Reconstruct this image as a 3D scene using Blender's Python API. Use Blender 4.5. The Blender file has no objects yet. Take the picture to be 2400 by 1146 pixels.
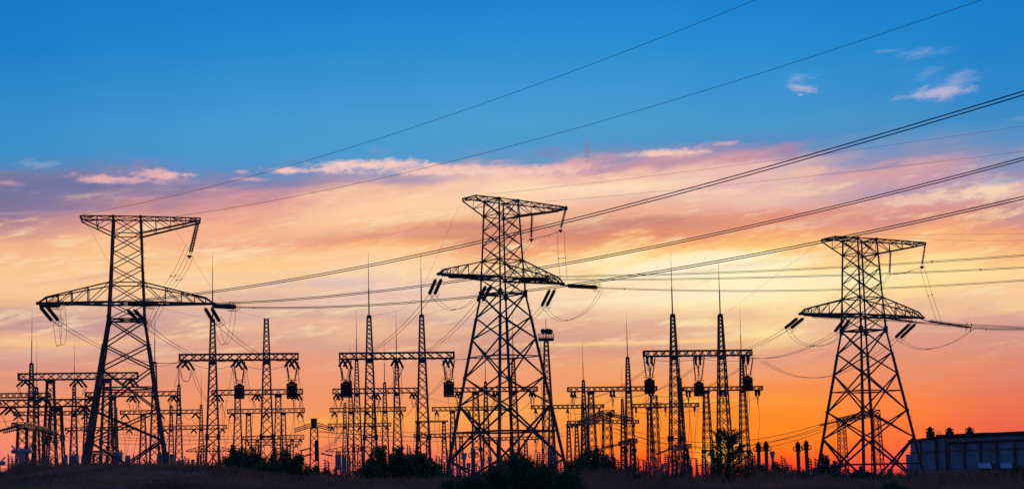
import bpy, math, random
from math import sin, cos, tan, atan2, asin, radians, degrees, sqrt, pi, hypot
from mathutils import Vector, Matrix
random.seed(7)
S = bpy.context.scene
COL = S.collection

# ------------------------------------------------------------ camera
PIT, ROLL, FPX = .0975, .0205, 3582.0
CX, CYP, EYE = 1200.0, 758.0, 1.7
cp, sp, cr, sr = cos(PIT), sin(PIT), cos(ROLL), sin(ROLL)
U0 = Vector((0, -sp, cp)); R0 = Vector((1, 0, 0)); FW = Vector((0, cp, sp))
RV = R0*cr - U0*sr; UV = R0*sr + U0*cr
cam_d = bpy.data.cameras.new("camera"); cam = bpy.data.objects.new("camera", cam_d); COL.objects.link(cam)
m = Matrix((RV, UV, -FW)).transposed().to_4x4(); m.translation = (0, 0, EYE)
cam.matrix_world = m
cam_d.sensor_width = 36; cam_d.lens = FPX/2400*36
cam_d.shift_y = (CYP-573)/2400
cam_d.clip_start = .5; cam_d.clip_end = 9000
S.camera = cam

def ray(x, y):
    """direction through a point measured on the 2400 px wide photograph"""
    return (FW + RV*((x-CX)/FPX) + UV*((CYP-y)/FPX))
def at(x, y, D):
    r = ray(x, y); return Vector((0, 0, EYE)) + r*(D/r.y)
def hor(x): return 1108.4 - ROLL*(x-1200)
def line_hit(P0, d, x, y):
    """point of the vertical plane through P0 along d that is seen at x, y"""
    r = ray(x, y); dx, dy = d; det = dx*(-r.y) + r.x*dy
    t = (-P0.x*(-r.y) + r.x*(-P0.y))/det
    s = (dx*(-P0.y) - dy*(-P0.x))/det
    return t, EYE + s*r.z

# ------------------------------------------------------------ world: dusk sky
def lin(c):
    return tuple((v/255/12.92 if v/255 <= .04045 else ((v/255+.055)/1.055)**2.4) for v in c)
W = bpy.data.worlds.new("World"); S.world = W; W.use_nodes = True
NT = W.node_tree; NT.nodes.clear()
def nd(t, **k):
    n = NT.nodes.new(t)
    for a, v in k.items(): setattr(n, a, v)
    return n
def put(n, i, v):
    if hasattr(v, 'is_output') or hasattr(v, 'links'): NT.links.new(v, n.inputs[i])
    else: n.inputs[i].default_value = v
def M(op, a, b=0.0, c=0.0, clamp=False):
    n = nd('ShaderNodeMath', operation=op, use_clamp=clamp); put(n, 0, a); put(n, 1, b)
    if op in ('MULTIPLY_ADD', 'SMOOTH_MIN'): put(n, 2, c)
    return n.outputs[0]
def SM(v, a, b, t0=0.0, t1=1.0):
    n = nd('ShaderNodeMapRange', interpolation_type='SMOOTHSTEP'); put(n, 0, v)
    n.inputs[1].default_value = a; n.inputs[2].default_value = b; n.inputs[3].default_value = t0; n.inputs[4].default_value = t1
    return n.outputs[0]
def MIX(f, a, b, mode='MIX'):
    n = nd('ShaderNodeMix', data_type='RGBA', blend_type=mode); n.clamp_factor = True
    ins = [i for i in n.inputs if i.type == 'RGBA']
    if hasattr(f, 'links'): NT.links.new(f, n.inputs[0])
    else: n.inputs[0].default_value = f
    for s, v in zip(ins, (a, b)):
        if hasattr(v, 'links'): NT.links.new(v, s)
        else: s.default_value = (*lin(v), 1)
    return [o for o in n.outputs if o.type == 'RGBA'][0]
tc = nd('ShaderNodeTexCoord'); sx = nd('ShaderNodeSeparateXYZ'); NT.links.new(tc.outputs['Generated'], sx.inputs[0])
AZ = M('MULTIPLY', M('ARCTAN2', sx.outputs[0], sx.outputs[1]), 57.2958)
EL = M('MULTIPLY', M('ARCSINE', sx.outputs[2]), 57.2958)
def NOISE(ax, ex, seed, detail=5, rough=.55, tilt=0.0, scale=1.0, dist=0.0):
    c = nd('ShaderNodeCombineXYZ')
    put(c, 0, M('MULTIPLY', AZ, ax)); put(c, 1, M('MULTIPLY', M('MULTIPLY_ADD', AZ, -tilt, EL), ex)); c.inputs[2].default_value = seed
    n = nd('ShaderNodeTexNoise'); NT.links.new(c.outputs[0], n.inputs['Vector'])
    n.inputs['Scale'].default_value = scale; n.inputs['Detail'].default_value = detail; n.inputs['Roughness'].default_value = rough
    n.inputs['Distortion'].default_value = dist
    return M('SUBTRACT', n.outputs[0], .5)
def azel(x, y):
    r = ray(x, y).normalized(); return degrees(atan2(r.x, r.y)), degrees(asin(r.z))
n_big = NOISE(.16, .75, 3.1, 4, .5, .10)
n_wsp = NOISE(.32, 1.9, 9.7, 7, .6, .12)
n_fin = NOISE(1.1, 4.6, 5.3, 7, .65, .16, dist=.6)
n_puf = NOISE(1.5, 2.8, 1.9, 8, .62, .05, dist=.4)
n_hi = NOISE(2.6, 8.0, 7.7, 8, .7, .12, dist=1.0)
n_str = NOISE(.10, 3.4, 12.4, 5, .55, .06)
zone = M('MULTIPLY', SM(EL, 1.2, 4.5), SM(EL, 15.0, 10.5))
warp = M('MULTIPLY', zone, M('ADD', M('MULTIPLY', n_big, 1.7), M('ADD', M('MULTIPLY', n_wsp, 1.25), M('MULTIPLY', n_fin, .45))))
ELW = M('ADD', EL, warp)
AZW = M('ADD', AZ, M('MULTIPLY', n_big, 5.0))
TOP = [(0, 0), (100, 1), (200, 2), (300, 3)]
up = {0: [(24,121,197),(30,125,200),(42,135,203),(58,143,203)], 300: [(26,124,200),(34,131,203),(49,140,205),(66,148,206)],
      600: [(28,127,204),(38,136,207),(56,146,209),(72,153,209)], 900: [(30,128,205),(41,139,208),(60,148,210),(76,156,210)],
      1200: [(30,130,207),(43,141,210),(62,150,211),(78,157,209)], 1500: [(31,131,208),(43,141,210),(61,149,210),(76,155,206)],
      1800: [(30,130,207),(41,139,210),(58,147,209),(74,151,203)], 2100: [(28,128,204),(38,135,205),(54,142,206),(74,146,200)],
      2400: [(27,124,199),(34,129,201),(46,135,202),(70,141,197)]}
low = {
0: [(350,62,143,200),(395,76,138,190),(425,125,125,165),(460,118,115,155),(490,140,120,150),(520,185,135,145),(550,215,150,140),(580,245,180,140),(620,251,194,142),(670,250,200,150),(700,246,192,150),(728,212,163,150),(760,196,152,150),(785,228,174,145),(805,246,192,140),(830,225,165,145),(860,215,152,138),(900,228,152,120),(950,240,155,110),(1000,245,150,105),(1050,245,145,115),(1100,240,126,118)],
300: [(350,70,147,203),(385,82,143,196),(410,108,132,180),(440,120,120,165),(460,147,125,160),(480,185,135,150),(500,215,150,145),(530,240,170,140),(560,250,190,140),(600,253,200,145),(680,252,200,150),(720,222,176,155),(750,206,158,150),(775,206,156,150),(802,236,182,145),(835,215,160,145),(880,226,150,124),(930,240,155,110),(990,245,150,100),(1050,245,145,110),(1110,235,118,110)],
600: [(350,75,153,208),(390,86,146,200),(412,112,138,186),(434,132,130,172),(452,188,140,158),(472,225,155,150),(500,238,172,147),(540,247,182,142),(570,241,171,137),(605,252,194,142),(640,255,205,148),(672,250,205,160),(700,226,182,160),(735,218,172,156),(765,236,182,150),(790,220,165,145),(840,230,156,127),(900,238,155,115),(950,241,155,105),(1000,250,160,95),(1050,250,148,95),(1110,240,108,90)],
900: [(345,76,155,208),(380,92,152,200),(405,150,150,185),(430,202,160,168),(450,240,186,160),(480,255,206,166),(520,250,190,147),(550,222,151,126),(572,246,176,122),(605,255,206,152),(640,250,214,178),(670,228,188,174),(700,236,200,178),(740,216,171,156),(765,236,186,150),(800,216,161,141),(850,235,160,125),(900,238,155,115),(950,245,156,100),(985,250,166,82),(1020,248,150,90),(1060,245,130,95),(1110,235,98,95)],
1200: [(345,76,155,205),(372,100,152,198),(392,215,170,175),(412,240,190,175),(440,255,215,180),(480,251,206,170),(510,240,180,142),(530,226,152,122),(552,216,142,116),(582,240,166,121),(612,251,196,142),(650,253,216,166),(700,245,205,170),(740,217,171,155),(768,236,181,147),(790,212,161,141),(820,217,157,136),(860,235,160,120),(910,242,160,110),(950,246,166,90),(968,250,170,84),(990,250,163,86),(1050,250,144,80),(1110,240,92,88)],
1500: [(335,82,150,202),(360,128,146,188),(385,202,152,165),(404,240,190,170),(430,255,220,185),(460,236,190,174),(485,236,181,163),(508,242,176,148),(526,207,141,126),(552,226,142,111),(580,250,186,122),(610,255,226,152),(642,255,240,190),(670,250,216,176),(700,255,233,192),(740,240,200,157),(762,226,176,150),(790,226,171,141),(825,221,157,131),(860,240,165,115),(910,246,155,93),(938,251,166,72),(965,255,156,52),(1010,255,150,42),(1050,255,136,32),(1080,254,95,26),(1110,246,50,26)],
1800: [(325,88,142,195),(352,168,142,174),(382,233,188,180),(420,230,181,180),(450,240,195,175),(472,235,180,165),(502,226,147,126),(540,245,166,112),(580,255,206,128),(604,255,238,178),(640,255,247,198),(680,255,240,190),(712,255,235,175),(738,252,218,160),(752,245,200,150),(775,252,214,156),(800,236,182,132),(830,226,152,126),(870,240,160,110),(920,250,150,75),(940,254,158,62),(970,255,150,45),(1020,255,145,35),(1060,255,118,25),(1110,250,62,36)],
2100: [(330,96,148,198),(372,148,145,180),(402,213,160,165),(430,206,156,170),(452,178,152,178),(472,223,170,165),(500,216,146,141),(540,240,166,131),(572,250,181,122),(604,255,216,142),(642,255,230,166),(680,255,221,153),(712,250,205,152),(745,226,171,150),(790,222,156,136),(830,226,150,125),(880,240,145,100),(930,250,140,75),(980,255,135,60),(1030,255,122,58),(1080,250,98,68),(1110,245,78,68)],
2400: [(330,88,144,195),(362,130,145,185),(392,152,146,180),(420,182,155,178),(440,214,176,172),(470,206,151,152),(500,201,146,150),(530,216,146,131),(562,245,166,121),(602,250,195,131),(642,255,215,151),(682,250,201,151),(712,245,200,150),(742,216,162,150),(790,215,150,135),(850,220,140,120),(900,230,130,100),(950,235,120,85),(1000,235,110,75),(1050,230,105,75),(1110,225,90,75)]}
E0, E1 = -1.0, 19.5
fac = M('DIVIDE', M('SUBTRACT', ELW, E0), E1-E0, clamp=True)
prev = None
for x in sorted(low):
    st = [(y, c) for (y, _), c in zip(TOP, up[x])] + [(r[0], r[1:]) for r in low[x]]
    st = [(y, (c[0], c[1]*(1-(.045 if x < 1300 else .075)*min(1, max(0, (y-860)/120))), c[2]*(1-.03*min(1, max(0, (y-860)/120))))) for y, c in st]
    rp = nd('ShaderNodeValToRGB'); NT.links.new(fac, rp.inputs[0]); cr_ = rp.color_ramp
    pts = sorted(((azel(x, y)[1]-E0)/(E1-E0), c) for y, c in st)
    pts = [(0.0, tuple(int(v*.97) for v in pts[0][1]))] + pts
    while len(cr_.elements) < len(pts): cr_.elements.new(.5)
    for i, (p, c) in enumerate(pts): cr_.elements[i].position = max(0, min(1, p))
    for i, (p, c) in enumerate(pts): cr_.elements[i].color = (*lin(c), 1)
    if prev is None: colr = rp.outputs[0]
    else: colr = MIX(SM(AZW, azel(prev, 700)[0], azel(x, 700)[0]), colr, rp.outputs[0])
    prev = x
# streaks of brown and cream through the lit cloud deck
z2 = M('MULTIPLY', SM(EL, 3.2, 5.5), SM(EL, 11.4, 9.8))
colr = MIX(M('MULTIPLY', z2, M('MULTIPLY', SM(M('ADD', n_wsp, M('MULTIPLY', n_fin, .5)), .08, .34), .55)), colr, (216, 142, 126))
colr = MIX(M('MULTIPLY', z2, M('MULTIPLY', SM(M('ADD', n_wsp, M('MULTIPLY', n_fin, .55)), .0, -.24), .62)), colr, (255, 226, 180))
colr = MIX(M('MULTIPLY', z2, M('MULTIPLY', SM(n_str, .06, .22), .26)), colr, (210, 175, 180))
def cloud(x, y, rx, ry, col, op, noise, amp, ang=0.0, soft=.5):
    a0, e0 = azel(x, y); k = 57.3/FPX*.97
    da = M('SUBTRACT', AZ, a0); de = M('SUBTRACT', M('MULTIPLY_ADD', M('SUBTRACT', AZ, a0), -tan(ang), EL), e0)
    q = M('SQRT', M('ADD', M('POWER', M('ABSOLUTE', M('DIVIDE', da, rx*k)), 2.0), M('POWER', M('ABSOLUTE', M('DIVIDE', de, ry*k)), 2.0)))
    q = M('ADD', q, M('ADD', M('MULTIPLY', noise, amp*1.15), M('MULTIPLY', n_hi, 1.3)))
    global colr
    colr = MIX(M('MULTIPLY', M('MULTIPLY', SM(q, 1.25, .05 if soft < .7 else .0), op*1.08), SM(n_hi, -.34, .02, .62, 1.0)), colr, col)
# x, y, half width, half height (px), colour, opacity, noise, amplitude, tilt
cloud(150, 432, 340, 34, (116, 116, 160), .80, n_fin, 1.6, .0)
cloud(330, 416, 130, 40, (150, 132, 168), .55, n_puf, 1.8, .0)
cloud(325, 398, 45, 22, (130, 133, 176), .5, n_puf, 1.6)
cloud(230, 420, 75, 11, (232, 176, 178), .85, n_puf, 2.2, -.03)
cloud(388, 413, 72, 15, (238, 184, 180), .92, n_puf, 2.4, -.06)
cloud(300, 421, 120, 8, (224, 172, 178), .75, n_puf, 2.6, .0)
cloud(352, 406, 46, 9, (226, 176, 180), .75, n_puf, 2.4, .1)
cloud(432, 411, 34, 9, (240, 190, 182), .9, n_puf, 2.2, -.04)
cloud(120, 480, 300, 22, (126, 118, 156), .55, n_fin, 1.6, .0)
cloud(560, 428, 190, 17, (128, 134, 178), .6, n_fin, 1.8, .0)
cloud(1000, 404, 330, 9, (250, 208, 192), .7, n_puf, 2.6, -.01)
cloud(1330, 392, 130, 9, (240, 186, 178), .6, n_puf, 2.6, .0)
cloud(15, 429, 36, 7, (196, 150, 170), .7, n_puf, 1.6)
cloud(90, 385, 58, 12, (150, 165, 200), .55, n_fin, 2.4, .0)
cloud(585, 420, 50, 5, (215, 170, 185), .7, n_fin, 2.0)
cloud(565, 403, 18, 6, (190, 175, 200), .7, n_puf, 2.0)
cloud(760, 398, 80, 7, (238, 194, 188), .8, n_puf, 2.4, .02)
cloud(670, 400, 58, 9, (240, 196, 188), .9, n_puf, 2.2, .0)
cloud(865, 388, 135, 15, (247, 206, 194), .95, n_puf, 2.2, .02)
cloud(1010, 394, 130, 14, (246, 200, 188), .90, n_puf, 2.4, -.03)
cloud(1190, 402, 170, 15, (248, 204, 186), .85, n_puf, 2.4, -.02)
cloud(900, 410, 70, 12, (126, 146, 188), .75, n_fin, 2.0)
cloud(940, 424, 120, 13, (158, 148, 184), .65, n_fin, 2.0)
cloud(890, 357, 32, 11, (128, 150, 195), .55, n_fin, 2.2)
cloud(1375, 350, 9, 34, (128, 122, 160), .60, n_puf, 1.4, .0)
cloud(1285, 358, 36, 16, (120, 135, 180), .60, n_fin, 2.0)
cloud(1470, 345, 16, 20, (120, 140, 184), .5, n_puf, 1.4)
cloud(1560, 381, 110, 12, (190, 142, 160), .55, n_fin, 1.8)
cloud(1570, 360, 115, 10, (248, 204, 190), .92, n_puf, 2.2, .0)
cloud(1700, 336, 48, 6, (214, 172, 184), .7, n_puf, 2.0)
cloud(1730, 368, 95, 18, (200, 144, 158), .80, n_puf, 2.2, .02)
cloud(1850, 352, 34, 22, (165, 132, 165), .65, n_puf, 1.8)
cloud(1880, 402, 60, 12, (240, 190, 165), .6, n_puf, 2.4, .1)
cloud(1700, 450, 90, 9, (250, 206, 178), .7, n_puf, 2.6)
cloud(1880, 455, 80, 8, (250, 206, 178), .6, n_puf, 2.6)
cloud(2080, 120, 40, 5, (110, 165, 214), .55, n_fin, 1.8)
cloud(2160, 123, 76, 12, (124, 166, 214), .55, n_fin, 2.2, .04)
cloud(2175, 172, 42, 12, (104, 158, 210), .55, n_fin, 2.4, .25)
cloud(2235, 202, 58, 28, (160, 172, 212), .55, n_puf, 1.9, .2)
cloud(2195, 217, 100, 12, (190, 180, 210), .8, n_puf, 2.2, .03)
cloud(1872, 184, 38, 12, (120, 165, 212), .70, n_fin, 2.8, -.05)
cloud(1885, 207, 32, 11, (172, 178, 212), .80, n_puf, 2.6, -.1)
cloud(1875, 223, 9, 4, (190, 178, 205), .8, n_puf, 1.0)
cloud(2200, 463, 150, 17, (240, 200, 178), .85, n_puf, 2.8, .08)
cloud(2340, 447, 85, 26, (248, 212, 182), .92, n_puf, 2.8, .03)
cloud(2350, 425, 60, 10, (150, 158, 196), .55, n_puf, 2.4)
cloud(2390, 280, 40, 7, (110, 155, 200), .5, n_fin, 2.2)
cloud(560, 648, 240, 10, (240, 200, 165), .5, n_fin, 2.2, .04)
cloud(760, 664, 210, 14, (212, 184, 186), .6, n_fin, 2.2, .03)
cloud(930, 676, 120, 10, (244, 214, 196), .6, n_fin, 2.4, .0)
cloud(200, 652, 120, 9, (222, 170, 150), .5, n_fin, 2.0, .15)
cloud(1130, 530, 190, 13, (208, 136, 116), .60, n_fin, 1.8, -.02)
cloud(1500, 525, 170, 15, (204, 138, 124), .65, n_fin, 1.8, .10)
cloud(1950, 505, 260, 16, (222, 146, 132), .55, n_fin, 1.8, .03)
cloud(1620, 625, 300, 36, (255, 242, 208), .80, n_wsp, 2.0, .02, .8)
cloud(1900, 655, 230, 24, (255, 235, 194), .60, n_wsp, 2.0, .02, .8)
cloud(1640, 690, 260, 18, (255, 236, 202), .60, n_wsp, 2.0, .02, .8)
cloud(1650, 757, 110, 11, (255, 228, 168), .75, n_fin, 2.6, -.02)
cloud(1800, 782, 100, 12, (255, 226, 165), .80, n_fin, 2.6, .05)
cloud(1840, 758, 60, 8, (255, 218, 150), .6, n_fin, 2.6, .2)
cloud(2170, 776, 90, 5, (234, 178, 152), .6, n_fin, 2.4, -.04)
cloud(1480, 803, 430, 7, (254, 206, 144), .85, n_str, 1.6, .0)
cloud(140, 806, 190, 7, (250, 196, 140), .6, n_str, 1.6, .0)
cloud(1640, 939, 130, 3.5, (255, 186, 58), .9, n_fin, 1.4, .0)
cloud(1150, 966, 300, 6, (255, 186, 84), .42, n_fin, 1.8, .03)
cloud(780, 985, 90, 6, (255, 178, 66), .7, n_fin, 1.4)
# glow of the sun at the horizon
a0, e0 = azel(1690, 1075)
gq = M('SQRT', M('ADD', M('POWER', M('SUBTRACT', AZ, a0), 2.0), M('POWER', M('MULTIPLY', M('SUBTRACT', EL, e0), 1.15), 2.0)))
colr = MIX(M('MULTIPLY', SM(gq, 1.5, .0), .80), colr, (255, 206, 74))
colr = MIX(M('MULTIPLY', M('MULTIPLY', SM(gq, 6.0, .5), SM(EL, .50, -.15)), .92), colr, (255, 52, 30))
# away from the sunset: dim dusk sky round the rest of the dome and overhead
away = SM(M('ABSOLUTE', M('SUBTRACT', AZ, 8.0)), 34.0, 110.0)
back = MIX(SM(EL, 2.0, 40.0), (104, 108, 158), (48, 92, 160))
colr = MIX(away, colr, back)
colr = MIX(SM(EL, 19.0, 60.0), colr, (14, 50, 112))
colr = MIX(SM(EL, -1.2, -3.5), colr, (14, 12, 16))
bg = nd('ShaderNodeBackground'); bg.inputs[1].default_value = 1.0; NT.links.new(colr, bg.inputs[0])
wo = nd('ShaderNodeOutputWorld'); NT.links.new(bg.outputs[0], wo.inputs[0])
W.cycles.sampling_method = 'MANUAL'; W.cycles.sample_map_resolution = 512

# ------------------------------------------------------------ sun, just at the horizon
sd = bpy.data.lights.new("sun", 'SUN'); so = bpy.data.objects.new("sun", sd); COL.objects.link(so)
sd.energy = .3; sd.angle = radians(.8); sd.color = (1, .42, .16)
sv = ray(1690, 1072).normalized()
so.rotation_euler = (-sv).to_track_quat('-Z', 'Y').to_euler()
S.view_settings.view_transform = 'Standard'; S.view_settings.look = 'None'
S.view_settings.exposure = 0; S.view_settings.gamma = 1

# ------------------------------------------------------------ materials
def mat(name, c, rough=.6, metal=0.0, var=.25, scale=6.0, bump=0.0):
    m = bpy.data.materials.new(name); m.use_nodes = True; t = m.node_tree; b = t.nodes['Principled BSDF']
    b.inputs['Roughness'].default_value = rough; b.inputs['Metallic'].default_value = metal
    g = t.nodes.new('ShaderNodeNewGeometry'); n = t.nodes.new('ShaderNodeTexNoise'); n.inputs['Scale'].default_value = scale
    n.inputs['Detail'].default_value = 5
    t.links.new(g.outputs['Position'], n.inputs['Vector'])
    r = t.nodes.new('ShaderNodeValToRGB'); t.links.new(n.outputs[0], r.inputs[0])
    r.color_ramp.elements[0].position = .3; r.color_ramp.elements[1].position = .7
    r.color_ramp.elements[0].color = (*[v*(1-var) for v in c], 1); r.color_ramp.elements[1].color = (*[min(1, v*(1+var)) for v in c], 1)
    t.links.new(r.outputs[0], b.inputs['Base Color'])
    if bump:
        bm = t.nodes.new('ShaderNodeBump'); bm.inputs['Strength'].default_value = bump
        t.links.new(n.outputs[0], bm.inputs['Height']); t.links.new(bm.outputs[0], b.inputs['Normal'])
    return m
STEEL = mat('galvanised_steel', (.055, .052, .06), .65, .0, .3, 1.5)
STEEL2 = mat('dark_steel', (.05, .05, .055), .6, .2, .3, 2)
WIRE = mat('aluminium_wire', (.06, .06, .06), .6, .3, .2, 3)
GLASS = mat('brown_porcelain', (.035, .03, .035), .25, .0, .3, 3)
GREYP = mat('grey_equipment_paint', (.26, .30, .33), .5, .0, .2, 1.5)
BLACK = mat('black_coil_paint', (.012, .012, .014), .6)
WALLM = mat('weathered_blue_grey_panel', (.13, .25, .32), .9, 0, .35, .5)
CONC = mat('old_concrete', (.12, .11, .105), .9, 0, .35, .8)
ROOFM = mat('dark_bitumen_roof', (.035, .035, .038), .9)
AWN = mat('pale_blue_tin', (.42, .62, .82), .4, .0, .15, 2)
REDM = mat('red_oxide_paint', (.16, .035, .02), .6, 0, .3, 3)
SOIL = mat('dry_soil', (.10, .06, .04), 1, 0, .5, .25, .4)
GRASS = mat('dry_grass', (.33, .17, .085), .9, 0, .8, .3)
LEAF = mat('dark_leaves', (.06, .13, .045), .7, 0, .5, 2.5)
NEED = mat('pine_needles', (.05, .13, .045), .7, 0, .4, 3)
TWIG = mat('bark', (.05, .038, .028), .9)
WHITE = mat('white_paint', (.7, .72, .75), .5)

# ------------------------------------------------------------ mesh helpers
class MB:
    def __init__(s): s.v = []; s.f = []
    def bar(s, p, q, w, h=None, cap=True):
        p = Vector(p); q = Vector(q); d = q-p
        if d.length < 1e-5: return
        d.normalize(); a = d.cross(Vector((0, 0, 1)))
        if a.length < .05: a = d.cross(Vector((0, 1, 0)))
        a.normalize(); b = d.cross(a); h = w if h is None else h
        a = a*(w/2); b = b*(h/2); n = len(s.v)
        for o in (p, q): s.v += [o+a+b, o-a+b, o-a-b, o+a-b]
        for i in range(4): s.f.append((n+i, n+(i+1) % 4, n+4+(i+1) % 4, n+4+i))
        if cap: s.f += [(n+3, n+2, n+1, n), (n+4, n+5, n+6, n+7)]
    def tube(s, pts, r, k=5):
        n0 = len(s.v); N = len(pts)
        for i, p in enumerate(pts):
            d = (pts[min(i+1, N-1)]-pts[max(i-1, 0)]).normalized()
            a = d.cross(Vector((0, 0, 1)))
            if a.length < .05: a = d.cross(Vector((0, 1, 0)))
            a.normalize(); b = d.cross(a); rr = r[i] if isinstance(r, (list, tuple)) else r
            for j in range(k): s.v.append(p + a*(rr*cos(2*pi*j/k)) + b*(rr*sin(2*pi*j/k)))
        for i in range(N-1):
            for j in range(k):
                s.f.append((n0+i*k+j, n0+i*k+(j+1) % k, n0+(i+1)*k+(j+1) % k, n0+(i+1)*k+j))
        s.f.append(tuple(n0+j for j in range(k))[::-1]); s.f.append(tuple(n0+(N-1)*k+j for j in range(k)))
    def lathe(s, p, q, prof, k=8):
        """prof: (t along p..q, radius)"""
        p = Vector(p); q = Vector(q); d = (q-p); dn = d.normalized(); a = dn.cross(Vector((0, 0, 1)))
        if a.length < .05: a = dn.cross(Vector((0, 1, 0)))
        a.normalize(); b = dn.cross(a); n0 = len(s.v)
        for t, r in prof:
            o = p+d*t
            for j in range(k): s.v.append(o + a*(r*cos(2*pi*j/k)) + b*(r*sin(2*pi*j/k)))
        for i in range(len(prof)-1):
            for j in range(k): s.f.append((n0+i*k+j, n0+i*k+(j+1) % k, n0+(i+1)*k+(j+1) % k, n0+(i+1)*k+j))
        s.f.append(tuple(n0+j for j in range(k))[::-1]); s.f.append(tuple(n0+(len(prof)-1)*k+j for j in range(k)))
    def box(s, c, sz, rz=0.0):
        c = Vector(c); n = len(s.v); x, y, z = sz[0]/2, sz[1]/2, sz[2]/2; R = Matrix.Rotation(rz, 3, 'Z')
        for X, Y, Z in ((-x,-y,-z),(x,-y,-z),(x,y,-z),(-x,y,-z),(-x,-y,z),(x,-y,z),(x,y,z),(-x,y,z)): s.v.append(c+R@Vector((X, Y, Z)))
        for f in ((0,3,2,1),(4,5,6,7),(0,1,5,4),(1,2,6,5),(2,3,7,6),(3,0,4,7)): s.f.append(tuple(n+i for i in f))
    def quad(s, *p):
        n = len(s.v); s.v += [Vector(a) for a in p]; s.f.append(tuple(range(n, n+len(p))))
def obj(name, mb, mt, parent=None, label=None, smooth=False):
    me = bpy.data.meshes.new(name); o0 = Vector(parent['_o']) if parent is not None else Vector((0, 0, 0))
    me.from_pydata([tuple(v-o0) for v in mb.v], [], mb.f); me.materials.append(mt) if mt else None
    if smooth: me.polygons.foreach_set('use_smooth', [True]*len(me.polygons))
    o = bpy.data.objects.new(name, me); COL.objects.link(o)
    if parent is not None:
        o.parent = parent; o['_o'] = parent['_o']
    if label: o['label'] = label
    return o
def tag(o, label=None, cat=None, group=None, kind=None):
    for k, v in (('label', label), ('category', cat), ('group', group), ('kind', kind)):
        if v: o[k] = v
    return o
def thing(name, loc, label, cat, group=None):
    o = bpy.data.objects.new(name, None); COL.objects.link(o); o.location = loc; o['_o'] = tuple(loc); o.empty_display_size = .3
    return tag(o, label, cat, group)
def single(name, mb, mt, label, cat, group=None, smooth=False):
    """a thing of one mesh, its origin at its lowest point"""
    i = min(range(len(mb.v)), key=lambda k: mb.v[k].z); c = mb.v[i].copy(); mb.v = [v-c for v in mb.v]
    o = obj(name, mb, mt, None, None, smooth); o.location = c
    return tag(o, label, cat, group)

# ------------------------------------------------------------ terrain
CD = 95.0
CREST = [(-300,1128),(-60,1124),(0,1116),(28,1106),(60,1097),(120,1094),(200,1092),(400,1092),(480,1096),(540,1106),(640,1117),(720,1124),(850,1130),(1000,1133),(1200,1135),
         (1400,1131),(1490,1134),(1560,1139),(1700,1139),(1780,1128),(1850,1125),(1950,1127),(2050,1130),(2200,1129),(2400,1130),(2700,1128)]
CRP = [(at(x, y, CD).x, at(x, y, CD).z) for x, y in CREST]
def sm(t): t = max(0, min(1, t)); return t*t*(3-2*t)
def interp(P, x):
    if x <= P[0][0]: return P[0][1]
    for (a, b), (c, d) in zip(P, P[1:]):
        if x <= c: return b+(d-b)*sm((x-a)/(c-a))
    return P[-1][1]
def gz(x, y):
    base = .3-.0205*max(-260, min(260, x)) - max(0, y-260)*.011
    zc = interp(CRP, x*CD/max(30, min(y, 140)) if y > 1 else x*CD/30)
    k = sm(y/CD) if y < CD else 1-sm((y-CD)/34)
    if y < CD: return zc*max(0, y/CD)**1.15 + .05*sin(x*1.3+y*.9)*sm(y/60)
    return base*(1-k)+zc*k + .05*sin(x*1.3+y*.9)*k
def axis(lo, hi, fine, step):
    v = [lo]
    while v[-1] < hi:
        a = v[-1]; d = step if fine[0] <= a < fine[1] else max(step, min(abs(a-fine[0]), abs(a-fine[1]))*.16+step); v.append(a+d)
    return v
g = MB(); xs = axis(-3000, 3000, (-45, 45), 1.0); ys = axis(-400, 6000, (10, 140), 1.6)
for y in ys:
    for x in xs: g.v.append(Vector((x, y, gz(x, y))))
nx = len(xs)
for j in range(len(ys)-1):
    for i in range(nx-1): g.f.append((j*nx+i, j*nx+i+1, (j+1)*nx+i+1, (j+1)*nx+i))
tag(obj('ground', g, SOIL, smooth=True), kind='structure')

# ------------------------------------------------------------ insulators, wires
def string_prof(L, r=.15, pitch=.17):
    n = max(4, int(L/pitch)); pr = [(0, .03)]
    for i in range(n):
        a = .04+.92*i/n; b = .92/n
        pr += [(a, .055), (a+b*.15, r), (a+b*.45, r*.75), (a+b*.6, .055)]
    return pr+[(1, .03)]
def istring(parent, p, q, r=.15, ring=False, k=8, pitch=.17):
    mb = MB(); p = Vector(p); q = Vector(q); mb.lathe(p, q, string_prof((q-p).length, r, pitch), k)
    o = obj('insulator_string', mb, GLASS, parent)
    if ring:
        d = (q-p).normalized(); c = p+(q-p)*.9; a = d.cross(Vector((0, 0, 1))).normalized(); b = d.cross(a); R = .42
        for s_ in (0, .45):
            mb2 = MB(); mb2.tube([c+d*s_ + (a*cos(2*pi*i/16)+b*sin(2*pi*i/16))*R for i in range(17)], .018, 4)
            obj('corona_ring', mb2, WIRE, o)
    return o
def catmull(P, n=8):
    out = []; Q = [P[0]*2-P[1]]+list(P)+[P[-1]*2-P[-2]]
    for i in range(1, len(Q)-2):
        a, b, c, d = Q[i-1], Q[i], Q[i+1], Q[i+2]
        for j in range(n):
            t = j/n; out.append(((b*2)+(c-a)*t+(a*2-b*5+c*4-d)*t*t+(b*3-a-c*3+d)*t*t*t)*.5)
    out.append(P[-1]); return out
def sag(p, q, s, n=16):
    return [p.lerp(q, i/n)-Vector((0, 0, 4*s*(i/n)*(1-i/n))) for i in range(n+1)]
def off(pts, o): return [p+o for p in pts]
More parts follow.
